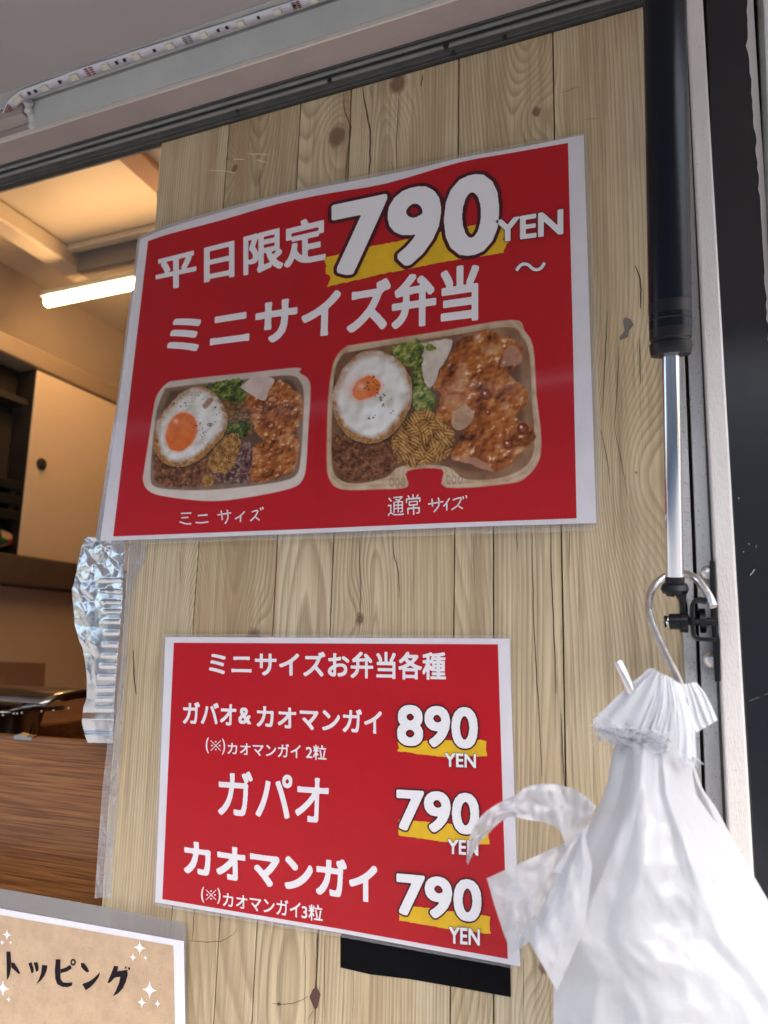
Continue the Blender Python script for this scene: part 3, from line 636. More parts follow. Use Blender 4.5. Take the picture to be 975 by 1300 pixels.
# ================================================================== PLASTIC BAGS
bags = thing('plastic_bag_bundle', Wy(830, 930, -.1), 'bundle of thin white plastic carrier bags hanging from the steel S-hook', 'plastic bags')
def sheet(name, Lp, Rp, nu, nv, yf, disp, parent=bags, px_noise=0., seed=0, solid=0., m='bag_plastic'):
    """surface lofted between two edge lines given as photo points, set at depth yf(u,v)"""
    A = resample(Lp, nv); B = resample(Rp, nv); V = []
    for j in range(nv):
        for i in range(nu):
            u = i / (nu - 1); v = j / (nv - 1); p = A[j] * (1 - u) + B[j] * u
            if px_noise: p = p + px_noise * np.array([fbm(np.array([u * 5.]), np.array([v * 6.]), seed, 3)[0] - .5, fbm(np.array([u * 5.]), np.array([v * 6.]), seed + 9, 3)[0] - .5]) * math.sin(math.pi * min(1, max(0, u)))
            V.append(Wy(p[0], p[1], yf(u, v) + disp(u, v)))
    Fc = [(j * nu + i, (j + 1) * nu + i, (j + 1) * nu + i + 1, j * nu + i + 1) for j in range(nv - 1) for i in range(nu - 1)]
    o = mk(name, V, Fc, m, parent, True)
    if solid: md = o.modifiers.new('film', 'SOLIDIFY'); md.thickness = solid
    return o
nz = lambda u, v, s, a=1., b=1.: float(fbm(np.array([u * a + 3.3]), np.array([v * b + 7.1]), s, 4)[0] - .5)
def ridged(u, v, s, a, b):
    return 1 - abs(2 * float(fbm(np.array([u * a + 3.3]), np.array([v * b + 7.1]), s, 3)[0]) - 1) * 3
# front of the bundle
Lb = [(806, 905), (789, 930), (777, 955), (772, 990), (760, 1023), (738, 1061), (704, 1123), (671, 1192), (688, 1216), (703, 1245), (702, 1300), (697, 1400), (690, 1560)]
Rb = [(868, 905), (876, 930), (876, 966), (884, 1009), (901, 1034), (922, 1061), (956, 1123), (975, 1152), (1010, 1200), (1040, 1245), (1072, 1300), (1100, 1400), (1130, 1560)]
def front_d(u, v):
    g = min(1, .25 + v * 1.3); c = u - .5
    fold = .0022 * math.sin(u * 17 + 1.2 + 1.5 * nz(u, v, 3, 1.5, 1)) * (1 - .75 * min(1, v * 1.4)) + .003 * math.sin(u * 6.3 + .6) * g
    dg = .0045 * max(0, 1 - abs(u - (.30 - .25 * v)) / .10) * min(1, v * 4)            # long pressed crease
    dg += .0025 * max(0, 1 - abs(u - (.62 + .28 * v)) / .07) * min(1, v * 4)
    return -(fold + dg + .009 * nz(u, v, 21, 2.2, 2.2) * g + .0035 * ridged(u, v, 31, 5, 7) * .5 * g)
sheet('bag_front', Lb, Rb, 90, 110, lambda u, v: -.108 - .030 * math.sin(math.pi * u) * min(1, .35 + v * 2.2) - .03 * v, front_d, seed=4)
sheet('bag_back', [(p[0] + 6, p[1]) for p in Lb], [(p[0] - 4, p[1]) for p in Rb], 40, 50, lambda u, v: -.085 + .012 * math.sin(math.pi * u) - .012 * v, lambda u, v: -.010 * nz(u, v, 41, 5, 5), seed=5)
# deeper bags in the stack, peeping out right of the front one
sheet('bag_layer', [(850, 960), (862, 1005), (870, 1060), (890, 1150), (930, 1300), (960, 1560)], [(880, 968), (893, 1004), (907, 1022), (950, 1100), (985, 1160), (1080, 1300), (1135, 1560)], 30, 60,
      lambda u, v: -.088 - .02 * v, lambda u, v: -.006 * nz(u, v, 51, 4, 7) - .003 * math.sin(u * 9 + v * 5), seed=6)
sheet('bag_layer', [(738, 1055), (715, 1100), (690, 1150), (668, 1188)], [(741, 1052), (752, 1100), (742, 1180), (707, 1258)], 24, 36,
      lambda u, v: -.150 - .006 * math.sin(math.pi * u), lambda u, v: -.006 * nz(u, v, 61, 3, 5), seed=7)
# frayed tab draped over the hook: several torn layers
def frayed(k, L0, R0, nl, yb, fr_, seed):
    rs = np.random.RandomState(seed); nu, nv = 46, 16; A = resample(smoothline(L0, 5), nv); B = resample(smoothline(R0, 5), nv); V = []; Fc = []
    endn = fr_ * (rs.rand(nu) ** 1.5)
    for j in range(nv):
        for i in range(nu):
            u = i / (nu - 1); v = j / (nv - 1); p = A[j] * (1 - u) + B[j] * u
            p = p + np.array([rs.randn() * .25, endn[i] * v ** 3 + 5 * math.sin(math.pi * u) * v])
            pleat = .009 * nz(u, v * .6, 300 + k, 13 + 2 * k, 1.2) + .0007 * math.sin(u * 57 + k * 2 + 5 * nz(u, v, 310 + k, 3, 2))
            V.append(Wy(p[0], p[1], yb - .010 * math.sin(math.pi * u) * (.4 + .6 * v) + pleat * (.3 + .7 * v)))
    Fc = [(j * nu + i, (j + 1) * nu + i, (j + 1) * nu + i + 1, j * nu + i + 1) for j in range(nv - 1) for i in range(nu - 1)]
    mk('torn_tab', V, Fc, 'bag_tab', bags, True)
    # threads of torn film along the hem
    TV = []; TF = []
    for q in range(160):
        u = rs.rand(); i = int(u * (nu - 1)); base = np.array(V[(nv - 1) * nu + i]); d = np.array([rs.randn() * .0022, rs.randn() * .0015 - .001, -.001 - .005 * rs.rand()]); w = np.array([.00022, 0, .00012])
        m2 = base + d * .5 + np.array([rs.randn(), rs.randn(), 0]) * .0006; n0 = len(TV)
        TV += [base - w, base + w, m2 + w * .8, m2 - w * .8, base + d + w * .3, base + d - w * .3]; TF += [(n0, n0 + 1, n0 + 2, n0 + 3), (n0 + 3, n0 + 2, n0 + 4, n0 + 5)]
    o = mk('torn_threads', TV, TF, 'bag_tab', bags); o['kind'] = 'stuff'
def squiggles(A, B, n, y, seed):
    rs = np.random.RandomState(seed); V = []; Fc = []; A = np.array(A, float); B = np.array(B, float)
    for q in range(n):
        a = rs.rand(); ln = .25 + .5 * rs.rand(); a0 = max(0, a - ln / 2); a1 = min(1, a + ln / 2); k = 22; off = rs.randn() * 5 + (6 if rs.rand() < .5 else -3); yy = y - rs.rand() * .004; w = .35 + .4 * rs.rand()
        ph, f1, f2 = rs.rand() * 6, 3 + rs.rand() * 7, 14 + rs.rand() * 12; P = []
        for i in range(k):
            t = a0 + (a1 - a0) * i / (k - 1); P.append(A + (B - A) * t + np.array([0, off + 2.6 * math.sin(ph + f1 * t * 3) + 1.2 * math.sin(f2 * t * 3) + 5 * math.sin(math.pi * t)]))
        P = np.array(P); n0 = len(V); V += [Wy(*p, yy + .0008 * math.sin(i)) for i, p in enumerate(P)] + [Wy(p[0], p[1] + w, yy - .0006 + .0008 * math.sin(i)) for i, p in enumerate(P)]
        Fc += [(n0 + i, n0 + i + 1, n0 + k + i + 1, n0 + k + i) for i in range(k - 1)]
    o = mk('torn_threads', V, Fc, 'bag_tab', bags); o['kind'] = 'stuff'
squiggles((753, 918), (850, 938), 46, -.124, 3); squiggles((775, 930), (852, 946), 26, -.120, 5); squiggles((858, 945), (884, 966), 16, -.124, 7)
frayed(0, [(822, 849), (795, 880), (758, 926)], [(868, 872), (878, 905), (874, 948)], 0, -.098, 9, 1)
frayed(1, [(824, 848), (796, 876), (752, 917)], [(864, 868), (872, 895), (860, 938)], 0, -.103, 7, 2)
frayed(2, [(826, 850), (802, 880), (764, 925)], [(855, 862), (866, 890), (852, 930)], 0, -.108, 8, 3)
frayed(3, [(829, 848), (818, 880), (790, 935)], [(862, 868), (880, 915), (884, 960)], 0, -.111, 9, 4)
frayed(4, [(830, 850), (808, 884), (775, 932)], [(851, 860), (862, 900), (856, 942)], 0, -.114, 7, 5)
sheet('tab_front', [(827, 848), (800, 868), (753, 914), (757, 924)], [(842, 858), (848, 880), (850, 905), (850, 926)], 24, 20, lambda u, v: -.117 - .004 * math.sin(math.pi * u), lambda u, v: -.003 * nz(u, v, 8, 6, 2) + .001 * math.sin(u * 20), seed=12, m='bag_tab')
# pleated right flap
def pleats(u, v): return (.0013 * math.sin(u * 26 + .8 * v + 4 * nz(u, v, 320, 3, 1)) + .006 * nz(u, v * .4, 321, 9, 1)) * (.3 + .7 * v)
sheet('side_flap', [(866, 869), (868, 890), (872, 915), (881, 932)], [(884, 866), (894, 878), (904, 897), (911, 914)], 44, 18, lambda u, v: -.100 + .010 * u, pleats, seed=13, m='bag_tab')
sheet('side_flap', [(864, 870), (866, 892), (869, 918), (874, 935)], [(880, 868), (890, 880), (898, 900), (903, 918)], 30, 14, lambda u, v: -.093 + .006 * u, pleats, seed=14, m='bag_tab')
# torn handle loop and the cut arm on the left
sheet('handle_strip', smoothline([(757, 1024), (741, 1009), (717, 998), (693, 995), (670, 998), (655, 1009), (631, 1021), (612, 1035), (598, 1057), (592, 1094)], 3),
      smoothline([(733, 1068), (722, 1084), (712, 1056), (694, 1045), (665, 1040), (648, 1037), (632, 1046), (612, 1067), (602, 1080), (594, 1098)], 3), 16, 60,
      lambda u, v: -.120 - .030 * math.sin(v * 2.6) + .010 * u, lambda u, v: -.012 * nz(u, v, 71, 2.5, 8) - .003 * ridged(u, v, 72, 2, 12), seed=15, m='bag_film')
sheet('cut_arm', [(618, 1115), (628, 1150), (640, 1187), (650, 1211)], [(724, 1067), (716, 1100), (700, 1150), (672, 1196)], 30, 24,
      lambda u, v: -.112 - .012 * math.sin(u * 3), lambda u, v: -.010 * nz(u, v, 81, 3, 3) - .0025 * ridged(u, v, 82, 5, 6), seed=16, m='bag_film')
sheet('cut_arm', [(722, 1075), (710, 1095), (700, 1108)], [(748, 1045), (740, 1075), (728, 1110)], 8, 10, lambda u, v: -.125, lambda u, v: -.003 * nz(u, v, 83, 4, 4), seed=17, m='bag_film')

# ================================================================== POSTER ONE
pyl = -.0040
p1 = thing('price_poster', Wy(440, 430, pyl), 'large tilted red laminated poster with two bento photos and the price 790 YEN', 'poster')
outer1 = smoothline([(178, 304.5), (200, 294), (240, 281), (298, 264.5), (352, 250), (413, 236.6), (520, 216), (584, 200.5), (660, 187), (741, 171)], 3).tolist() + [(749, 420), (757, 664), (600, 668.5), (390, 677), (127, 687), (150, 518)]
inner1 = smoothline([(188, 306), (215, 297), (281, 279.5), (352, 259), (420, 245), (490, 233), (581.5, 206.5), (650, 194), (721, 181.5)], 3).tolist() + [(727, 420), (732, 658), (560, 664), (390, 671.5), (143.6, 681), (163, 518)]
film1 = [(175, 302), (205, 287), (298, 260.5), (413, 232), (520, 211.5), (584, 196.5), (745, 168), (753, 300), (760, 500), (764, 660), (760, 671), (745, 674), (390, 684), (124, 692), (121, 686), (150, 500)]
slab('paper', outer1, pyl, pyl + .0004, 'paper_white', p1)
flat('red_field', inner1, pyl - .0003, 'red_print', p1)
lettering('平日限定', [(197.5, 326), (414.5, 270), (414.5, 331), (197.5, 371)], pyl - .0008, 'white_print', p1, .030, 60)
lettering('ミニサイズ弁当', [(214, 401), (609, 331), (609, 406), (211, 453)], pyl - .0008, 'white_print', p1, .036, 60)
def brush(pts, y, parent, seed):
    rs = np.random.RandomState(seed); P = []
    for i in range(len(pts)):
        a, b = np.array(pts[i], float), np.array(pts[(i + 1) % len(pts)], float); n = max(1, int(np.linalg.norm(b - a) / 4))
        for k in range(n): P.append(a + (b - a) * k / n + rs.randn(2) * (.9 if np.linalg.norm(b - a) < 40 else .35))
    flat('yellow_brush', P, y, 'yellow_print', parent)
brush([(411, 328), (470, 313), (560, 295), (637, 278), (641, 290), (639, 303), (646, 305), (639, 321), (560, 333), (480, 349), (416, 364), (419, 350), (413, 341)], pyl - .0008, p1, 1)
lettering('790', [(421, 258), (635, 212), (635, 319), (421, 353)], pyl - .0018, 'white_print', p1, .036, 90, 'price_digits', .036, pyl - .0013, 'maroon_print', pw=2.2, hs=.05)
lettering('YEN', [(629, 279), (716, 264), (716, 297), (629, 308)], pyl - .0018, 'white_print', p1, .034, 50, 'lettering', .018, pyl - .0013, 'maroon_print')
def stroke(pts, w, y, m, parent, name='lettering'):
    P = smoothline(pts, 5); n = len(P); T = np.gradient(P, axis=0); T /= np.linalg.norm(T, axis=1)[:, None]; Nn = np.stack([-T[:, 1], T[:, 0]], 1) * w / 2
    mk(name, [Wy(*p, y) for p in P + Nn] + [Wy(*p, y) for p in P - Nn], [(i, i + 1, n + i + 1, n + i) for i in range(n - 1)], m, parent)
stroke([(655, 344), (662, 336), (670, 336), (678, 342), (686, 341), (692, 333)], 5.6, pyl - .0013, 'maroon_print', p1, 'letter_outline')
stroke([(655.5, 343.5), (662, 336), (670, 336), (678, 342), (686, 341), (691.5, 333.5)], 4.0, pyl - .0018, 'white_print', p1)
# hand-written captions
def hand(strokes, y, w, m, parent, f):
    for s in strokes: stroke([f(p) for p in s], w, y, m, parent, 'caption_stroke')
c8 = lambda p: (150 + p[0] / 3.611, 440 + p[1] / 3.611)
hand([[(288, 765), (335, 763)], [(290, 785), (322, 783)], [(282, 803), (310, 812), (335, 812)], [(365, 775), (410, 771)], [(355, 806), (380, 808), (414, 803)],
      [(455, 772), (518, 762)], [(472, 752), (478, 795)], [(500, 748), (503, 785), (490, 812)], [(580, 755), (562, 775), (536, 790)], [(562, 778), (560, 804)],
      [(612, 758), (640, 752), (628, 778), (606, 800)], [(628, 780), (648, 796)], [(652, 738), (655, 750)], [(662, 735), (665, 746)]], pyl - .0008, 1.7, 'white_print', p1, c8)
lettering('通常', [(492, 630), (534, 626), (535, 653), (492, 656)], pyl - .0008, 'white_print', p1, .006, 50, 'caption_lettering')
c4 = lambda p: (390 + p[0] / 2.5, 390 + p[1] / 2.5)
hand([[(384, 625), (432, 617)], [(396, 608), (398, 633)], [(416, 604), (418, 628), (402, 650)], [(452, 606), (440, 624), (432, 632)], [(443, 622), (443, 645)],
      [(462, 612), (488, 605), (478, 628), (458, 643)], [(476, 628), (494, 640)], [(494, 600), (496, 609)], [(504, 597), (506, 606)]], pyl - .0008, 1.8, 'white_print', p1, c4)
# ---- printed food photographs: painted on a fine grid of coloured faces
RED = np.array([.49, .004, .011])
class Pic:
    def __init__(s, f, x0, x1, y0, y1, step):
        s.f = f; s.xs = np.arange(x0, x1 + step, step); s.ys = np.arange(y0, y1 + step, step)
        s.X, s.Y = np.meshgrid(s.xs, s.ys); s.I = np.tile(RED, s.X.shape + (1,)); s.step = step
    def sd(s, pts, wob=0., ws=20., seed=0):
        P = np.array(pts, float); X = s.X; Y = s.Y
        if wob: X = X + wob * (fbm(s.X / ws, s.Y / ws, seed, 3) - .5) * 2; Y = Y + wob * (fbm(s.X / ws, s.Y / ws, seed + 50, 3) - .5) * 2
        d = np.full(X.shape, 1e9); ins = np.zeros(X.shape, bool)
        for a, b in zip(P, np.roll(P, -1, 0)):
            e = b - a; t = np.clip(((X - a[0]) * e[0] + (Y - a[1]) * e[1]) / (e @ e + 1e-9), 0, 1)
            d = np.minimum(d, np.hypot(X - a[0] - t * e[0], Y - a[1] - t * e[1]))
            c = ((a[1] > Y) != (b[1] > Y)) & (X < (b[0] - a[0]) * (Y - a[1]) / (b[1] - a[1] + 1e-12) + a[0]); ins ^= c
        return np.where(ins, d, -d)
    def mask(s, pts, soft=2.5, smooth=True, **k):
        P = smoothline(list(pts) + [pts[0]], 4)[:-1] if smooth else pts
        return np.clip(s.sd(P, **k) / soft + .5, 0, 1)
    def put(s, m, c):
        m = m[..., None]; s.I = s.I * (1 - m) + np.asarray(c) * m
    def mixc(s, f, cols):
        f = np.clip(f, 0, 1) * (len(cols) - 1); i = np.minimum(f.astype(int), len(cols) - 2); t = (f - i)[..., None]; C = np.array(cols)
        return C[i] * (1 - t) + C[i + 1] * t
    def relief(s, sc, seed, amt=6., o=4):
        h = fbm(s.X / sc, s.Y / sc, seed, o, .55); gy, gx = np.gradient(h); return h, (-gx - gy * 1.3) * amt * sc / (s.step * 4)
    def lumps(s, sc, seed):
        w = 1.1 * (fbm(s.X / sc / 1.3, s.Y / sc / 1.3, seed + 70, 3) - .5); w2 = 1.1 * (fbm(s.X / sc / 1.3, s.Y / sc / 1.3, seed + 80, 3) - .5)
        d, v = cells(s.X / sc + w, s.Y / sc + w2, seed); return d, v
    def build(s, y, parent, name='food_photo'):
        H, W = s.X.shape; fx, fy = s.f((s.X, s.Y)); V = WyA(np.stack([fx, fy], -1), y).reshape(-1, 3)
        Fc = [(j * W + i, (j + 1) * W + i, (j + 1) * W + i + 1, j * W + i + 1) for j in range(H - 1) for i in range(W - 1)]
        o = mk(name, V, Fc, 'photo_print', parent); a = o.data.color_attributes.new('print', 'FLOAT_COLOR', 'POINT')
        C = np.ones((H * W, 4)); C[:, :3] = s.I.reshape(-1, 3); a.data.foreach_set('color', C.ravel()); return o
pm = bpy.data.materials.new('photo_print'); pm.use_nodes = True; MATS['photo_print'] = pm
b_ = pm.node_tree.nodes['Principled BSDF']; b_.inputs['Roughness'].default_value = .5; b_.inputs['Coat Weight'].default_value = .05; b_.inputs['Specular IOR Level'].default_value = .16; b_.inputs['Coat Roughness'].default_value = .12
at_ = pm.node_tree.nodes.new('ShaderNodeVertexColor'); at_.layer_name = 'print'; pm.node_tree.links.new(at_.outputs[0], b_.inputs['Base Color'])
BR = [(.04, .012, .004), (.14, .045, .015), (.27, .11, .045), (.42, .21, .10)]
CH = [(.045, .010, .003), (.20, .055, .010), (.38, .105, .018), (.50, .19, .04), (.62, .36, .13)]
GR = [(.01, .02, .004), (.05, .09, .012), (.20, .23, .035), (.42, .45, .13)]
def chicken(P, m, seed, sc=26):
    h, r = P.relief(sc * 1.5, seed, .95, 3); h2, r2 = P.relief(sc * .5, seed + 5, .38, 3); d, v = P.lumps(sc * .8, seed + 8)
    f = .50 + (h - .5) * .8 + r * .9 + r2 * .7 - (d - .45) * .18; c = P.mixc(f, CH); P.put(m, c)
    g = np.clip((r + r2 - .16) * 7, 0, 1) * np.clip((h2 - .5) * 14, 0, 1); P.put(m * g * .8, (.85, .68, .5))
    P.put(m * np.clip((h - .62) * 8, 0, 1) * .35, (.62, .36, .22))
def mince(P, m, seed, sc=9, cols=BR):
    d, v = P.lumps(sc, seed); h, r = P.relief(sc * .8, seed + 3, .7)
    f2 = fbm(P.X / sc / .8, P.Y / sc / .8, seed + 33, 4, .65); P.put(m, P.mixc(.60 - d * .42 + (v - .5) * .35 + r * .55 + (f2 - .5) * .9, cols))
def pasta(P, m, seed, sc=11):
    d, v = P.lumps(sc * 2.1, seed); ang = v * 6.28; st = np.sin((P.X * np.cos(ang) + P.Y * np.sin(ang)) / sc * 8.5)
    P.put(m, P.mixc(.62 - d * .55 + st * .2 + (fbm(P.X / 7, P.Y / 7, seed, 3) - .5) * .4, [(.06, .022, .006), (.30, .13, .03), (.56, .31, .09), (.72, .48, .20)]))
def lettuce(P, m, seed, sc=12, dark=0.):
    h, r = P.relief(sc * 1.6, seed, 1.1, 3); d, v = P.lumps(sc * .9, seed + 2)
    P.put(m, P.mixc(.5 - dark + r * .8 + (h - .5) * .9 - (d - .4) * .4, GR))
def egg(P, white, rim, yolk, seed, yc, pepper):
    P.put(P.mask([(x + 3, y + 8) for x, y in white], 9) * .7, (.03, .012, .004))
    sdm = P.sd(smoothline(white + [white[0]], 4)[:-1], wob=3, ws=16, seed=seed); m = np.clip(sdm / 2 + .5, 0, 1)
    h, r = P.relief(46, seed, .8, 2); base = P.mixc(.72 + (h - .5) * .7 + r * .6, [(.38, .36, .30), (.58, .55, .47), (.74, .72, .66), (.86, .86, .84)])
    P.put(m, base)
    e = np.clip(1 - sdm / (rim * 1.25), 0, 1) ** 1.1 * (.45 + 1.5 * fbm(P.X / 18, P.Y / 18, seed + 4, 4)) * (.55 + .45 * np.clip((P.Y - P.Y.mean()) / 60 + .3, 0, 1))
    P.put(m * np.clip(e * 1.7 - .15, 0, 1), P.mixc(fbm(P.X / 8, P.Y / 8, seed + 6, 3), [(.12, .04, .008), (.42, .17, .035), (.58, .34, .10)]))
    P.put(m * np.clip(-r * 1.1, 0, .5), (.35, .31, .22))
    ym = P.sd(smoothline(yolk + [yolk[0]], 4)[:-1], wob=2.5, ws=12, seed=seed + 9)
    P.put(np.clip(ym / 14 + 1.1, 0, 1) * .75 * m, (.80, .42, .33)); P.put(np.clip(ym / 4 + .5, 0, 1), P.mixc(.3 + .5 * fbm(P.X / 20, P.Y / 20, seed + 2, 3) + r * .2, [(.50, .07, .008), (.72, .16, .02), (.82, .28, .05)]))
    P.put(np.clip(1.3 - np.hypot((P.X - yc[0]) / 16, (P.Y - yc[1]) / 15) , 0, 1) ** 2 * .7, (.90, .55, .35))
    rs = np.random.RandomState(seed)
    for (x, y, sx, sy, n) in pepper:
        for _ in range(n):
            a, b = x + rs.randn() * sx, y + rs.randn() * sy; q = 1.6 + rs.rand() * 2.4
            P.put(np.clip((q - np.hypot(P.X - a, (P.Y - b) * (1 + rs.rand()))) / 1.2 + .5, 0, 1) * .92, (.03, .02, .015))
# mini size photograph
P = Pic(c8, 95, 905, 80, 725, 3.0)
tray = [(235, 160), (400, 140), (600, 120), (822, 97), (832, 120), (872, 150), (882, 210), (870, 400), (862, 540), (845, 610), (790, 650), (600, 690), (430, 708), (250, 692), (150, 668), (115, 620), (120, 560), (140, 430), (160, 300), (175, 230), (205, 185)]
m = P.mask(tray, 3); P.put(m, P.mixc(.5 + (fbm(P.X / 60, P.Y / 60, 5, 3) - .5) * .8 + (P.Y - 400) / 1500, [(.50, .41, .34), (.66, .57, .49), (.74, .67, .60)]))
inn = [(215, 190), (420, 165), (620, 145), (790, 132), (838, 165), (852, 230), (846, 380), (836, 520), (815, 590), (740, 620), (560, 645), (400, 658), (240, 655), (165, 640), (148, 590), (158, 440), (178, 290)]
P.put(P.mask(inn, 6), P.mixc(fbm(P.X / 50, P.Y / 50, 8, 3), [(.16, .09, .055), (.30, .20, .14)]))
P.put(P.mask([(x * .92 + 42, y * .92 + 28) for x, y in inn], 16) * .8, (.09, .04, .02))
mince(P, P.mask([(160, 500), (260, 480), (420, 520), (440, 620), (300, 645), (180, 625)], 8, wob=9), 12, 17)
mince(P, P.mask([(430, 540), (560, 440), (620, 460), (630, 600), (520, 630), (430, 610)], 8, wob=8), 13, 15, [(.03, .012, .012), (.12, .05, .045), (.3, .18, .14), (.5, .36, .26)])
mince(P, P.mask([(480, 220), (600, 200), (640, 330), (600, 410), (500, 330)], 8, wob=8), 14, 14, [(.03, .015, .004), (.14, .06, .015), (.30, .14, .04), (.4, .26, .08)])
lettuce(P, P.mask([(395, 175), (470, 160), (560, 145), (590, 200), (570, 250), (470, 240), (430, 215)], 5, wob=12, ws=15), 15, 15, .1)
lettuce(P, P.mask([(500, 345), (580, 340), (610, 370), (560, 425), (500, 400)], 5, wob=12, ws=15), 17, 14, .15)
pasta(P, P.mask([(480, 415), (540, 400), (560, 450), (520, 560), (450, 580), (410, 540), (430, 490)], 5, wob=8), 18, 13)
pasta(P, P.mask([(385, 600), (420, 580), (440, 620), (410, 645), (385, 630)], 4, wob=3), 19, 12)
chicken(P, P.mask([(590, 225), (640, 200), (720, 150), (780, 180), (840, 230), (842, 330), (790, 400), (690, 435), (640, 400), (600, 300)], 4, wob=9), 20)
chicken(P, P.mask([(620, 460), (700, 420), (800, 400), (828, 440), (810, 560), (740, 600), (640, 625), (600, 600), (615, 520)], 4, wob=9), 24)
P.put(P.mask([(560, 185), (630, 135), (715, 150), (690, 200), (670, 248), (600, 215)], 3), P.mixc(fbm(P.X / 25, P.Y / 25, 31, 3), [(.52, .38, .33), (.76, .64, .58)]))
for x, y, q in ((655, 268, 22), (708, 242, 24), (695, 360, 20)):
    rr_ = np.hypot(P.X - x, (P.Y - y) * 1.5); P.put(np.clip(1.2 - abs(rr_ - q) / 7, 0, 1) * .9, (.16, .02, .01))
white = [(240, 260), (300, 205), (370, 185), (430, 205), (480, 265), (502, 340), (485, 400), (440, 455), (370, 520), (290, 550), (215, 535), (170, 480), (162, 400), (185, 330)]
egg(P, white, 34, [(230, 360), (262, 315), (310, 303), (352, 330), (362, 380), (340, 440), (290, 478), (240, 470), (218, 420)], 40, (265, 342), [(375, 365, 22, 30, 14), (290, 260, 30, 18, 12), (395, 410, 20, 25, 10), (360, 230, 30, 14, 9), (450, 320, 16, 30, 7)])
P.put(P.mask([(385, 270), (415, 235), (438, 245), (400, 285)], 3) * .8, (.3, .12, .04))
for x in (-1, 1): P.put(np.clip(1.4 - abs(np.hypot(P.X - 421 - x * 4, P.Y - 358) - 6) / 2.5, 0, 1) * .8, (.04, .03, .03))
P.build(pyl - .0007, p1)
# regular size photograph
P = Pic(c4, 50, 755, 25, 600, 2.1)
tray = [(128, 122), (400, 80), (648, 40), (690, 75), (718, 130), (728, 280), (742, 400), (738, 480), (700, 535), (640, 560), (440, 572), (428, 515), (318, 520), (318, 570), (230, 578), (110, 578), (70, 545), (62, 480), (66, 300), (80, 190), (100, 145)]
m = P.mask(tray, 2.2); sdt = P.sd(tray)
P.put(m, P.mixc(.45 + (fbm(P.X / 30, P.Y / 30, 6, 4) - .5) * .8 + np.sin(sdt / 2.6) * .10, [(.36, .23, .13), (.57, .42, .28), (.74, .63, .49)]))
inn = [(118, 145), (300, 112), (480, 85), (640, 62), (682, 95), (705, 150), (714, 300), (722, 400), (716, 470), (680, 515), (600, 545), (500, 545), (440, 505), (300, 505), (250, 540), (160, 560), (100, 545), (78, 490), (80, 300), (90, 190)]
P.put(P.mask(inn, 4), P.mixc(fbm(P.X / 40, P.Y / 40, 9, 3) + (P.X - 400) / 1200, [(.11, .045, .018), (.24, .12, .06), (.34, .19, .10)]))
P.put(P.mask([(x * .90 + 40, y * .88 + 38) for x, y in inn], 18) * .65, (.07, .025, .010))
mince(P, P.mask([(85, 400), (200, 420), (280, 440), (285, 500), (230, 535), (150, 552), (95, 520), (80, 460)], 6, wob=8), 52, 13)
P.put(P.mask([(360, 115), (455, 100), (450, 140), (425, 190), (390, 255), (365, 200)], 3, wob=5), P.mixc(fbm(P.X / 22, P.Y / 22, 33, 3), [(.45, .36, .26), (.80, .74, .66)]))
lettuce(P, P.mask([(262, 135), (320, 110), (360, 105), (370, 150), (355, 190), (300, 180)], 3, wob=9, ws=14), 56, 16, -.12)
lettuce(P, P.mask([(335, 180), (360, 190), (365, 240), (408, 285), (395, 325), (345, 325), (332, 260)], 3, wob=8, ws=14), 57, 16, -.10)
lettuce(P, P.mask([(370, 125), (385, 115), (410, 130), (390, 140)], 2, wob=4, ws=8), 58, 8, -.1)
pasta(P, P.mask([(310, 345), (380, 325), (430, 360), (468, 400), (450, 470), (400, 495), (330, 505), (280, 480), (275, 400)], 3, wob=8, ws=16), 60, 14)
chicken(P, P.mask([(560, 70), (640, 95), (688, 140), (660, 190), (640, 210), (700, 265), (690, 320), (660, 350), (718, 385), (720, 420), (660, 480), (600, 520), (500, 495), (455, 475), (490, 400), (450, 370), (412, 345), (425, 280), (400, 250), (430, 190), (470, 130), (480, 100), (530, 85)], 3, wob=8, ws=18), 64, 30)
P.put(P.mask([(612, 190), (640, 120), (684, 150), (670, 180), (625, 190)], 4, wob=4) * .5, (.60, .36, .26))
P.put(P.mask([(455, 478), (500, 470), (560, 490), (590, 520), (520, 500)], 3, wob=3) * .6, (.52, .30, .2))
for x, y, q in ((568, 278, 18), (575, 335, 10), (638, 436, 17), (684, 386, 20)):
    rr_ = np.hypot(P.X - x, P.Y - y); P.put(np.clip((q - rr_) / 3, 0, 1), P.mixc(rr_ / q * .8 + fbm(P.X / 8, P.Y / 8, 3, 2) * .3, [(.42, .14, .05), (.26, .05, .012), (.07, .012, .005)]))
    P.put(np.clip((q * .22 - np.hypot(P.X - x + q * .25, P.Y - y + q * .3)) / 2 + .5, 0, 1) * .9, (.9, .7, .55))
P.put(P.mask([(462, 340), (490, 312), (522, 325), (528, 350), (500, 385), (470, 388), (458, 365)], 3) * .85, P.mixc(fbm(P.X / 20, P.Y / 20, 71, 3), [(.36, .2, .1), (.62, .48, .34)]))
white = [(110, 200), (160, 150), (215, 137), (270, 155), (312, 195), (332, 250), (325, 320), (290, 380), (245, 420), (190, 432), (130, 410), (90, 350), (80, 280)]
egg(P, white, 26, [(142, 262), (160, 235), (200, 218), (232, 240), (225, 272), (190, 290), (155, 292)], 80, (172, 250), [(205, 245, 20, 14, 17), (235, 295, 9, 12, 9), (245, 310, 14, 16, 6), (210, 350, 16, 6, 5)])
P.put(np.clip(1.1 - np.hypot((P.X - 150) / 60, (P.Y - 250) / 55), 0, 1) ** 1.3 * .22, (.85, .45, .4))
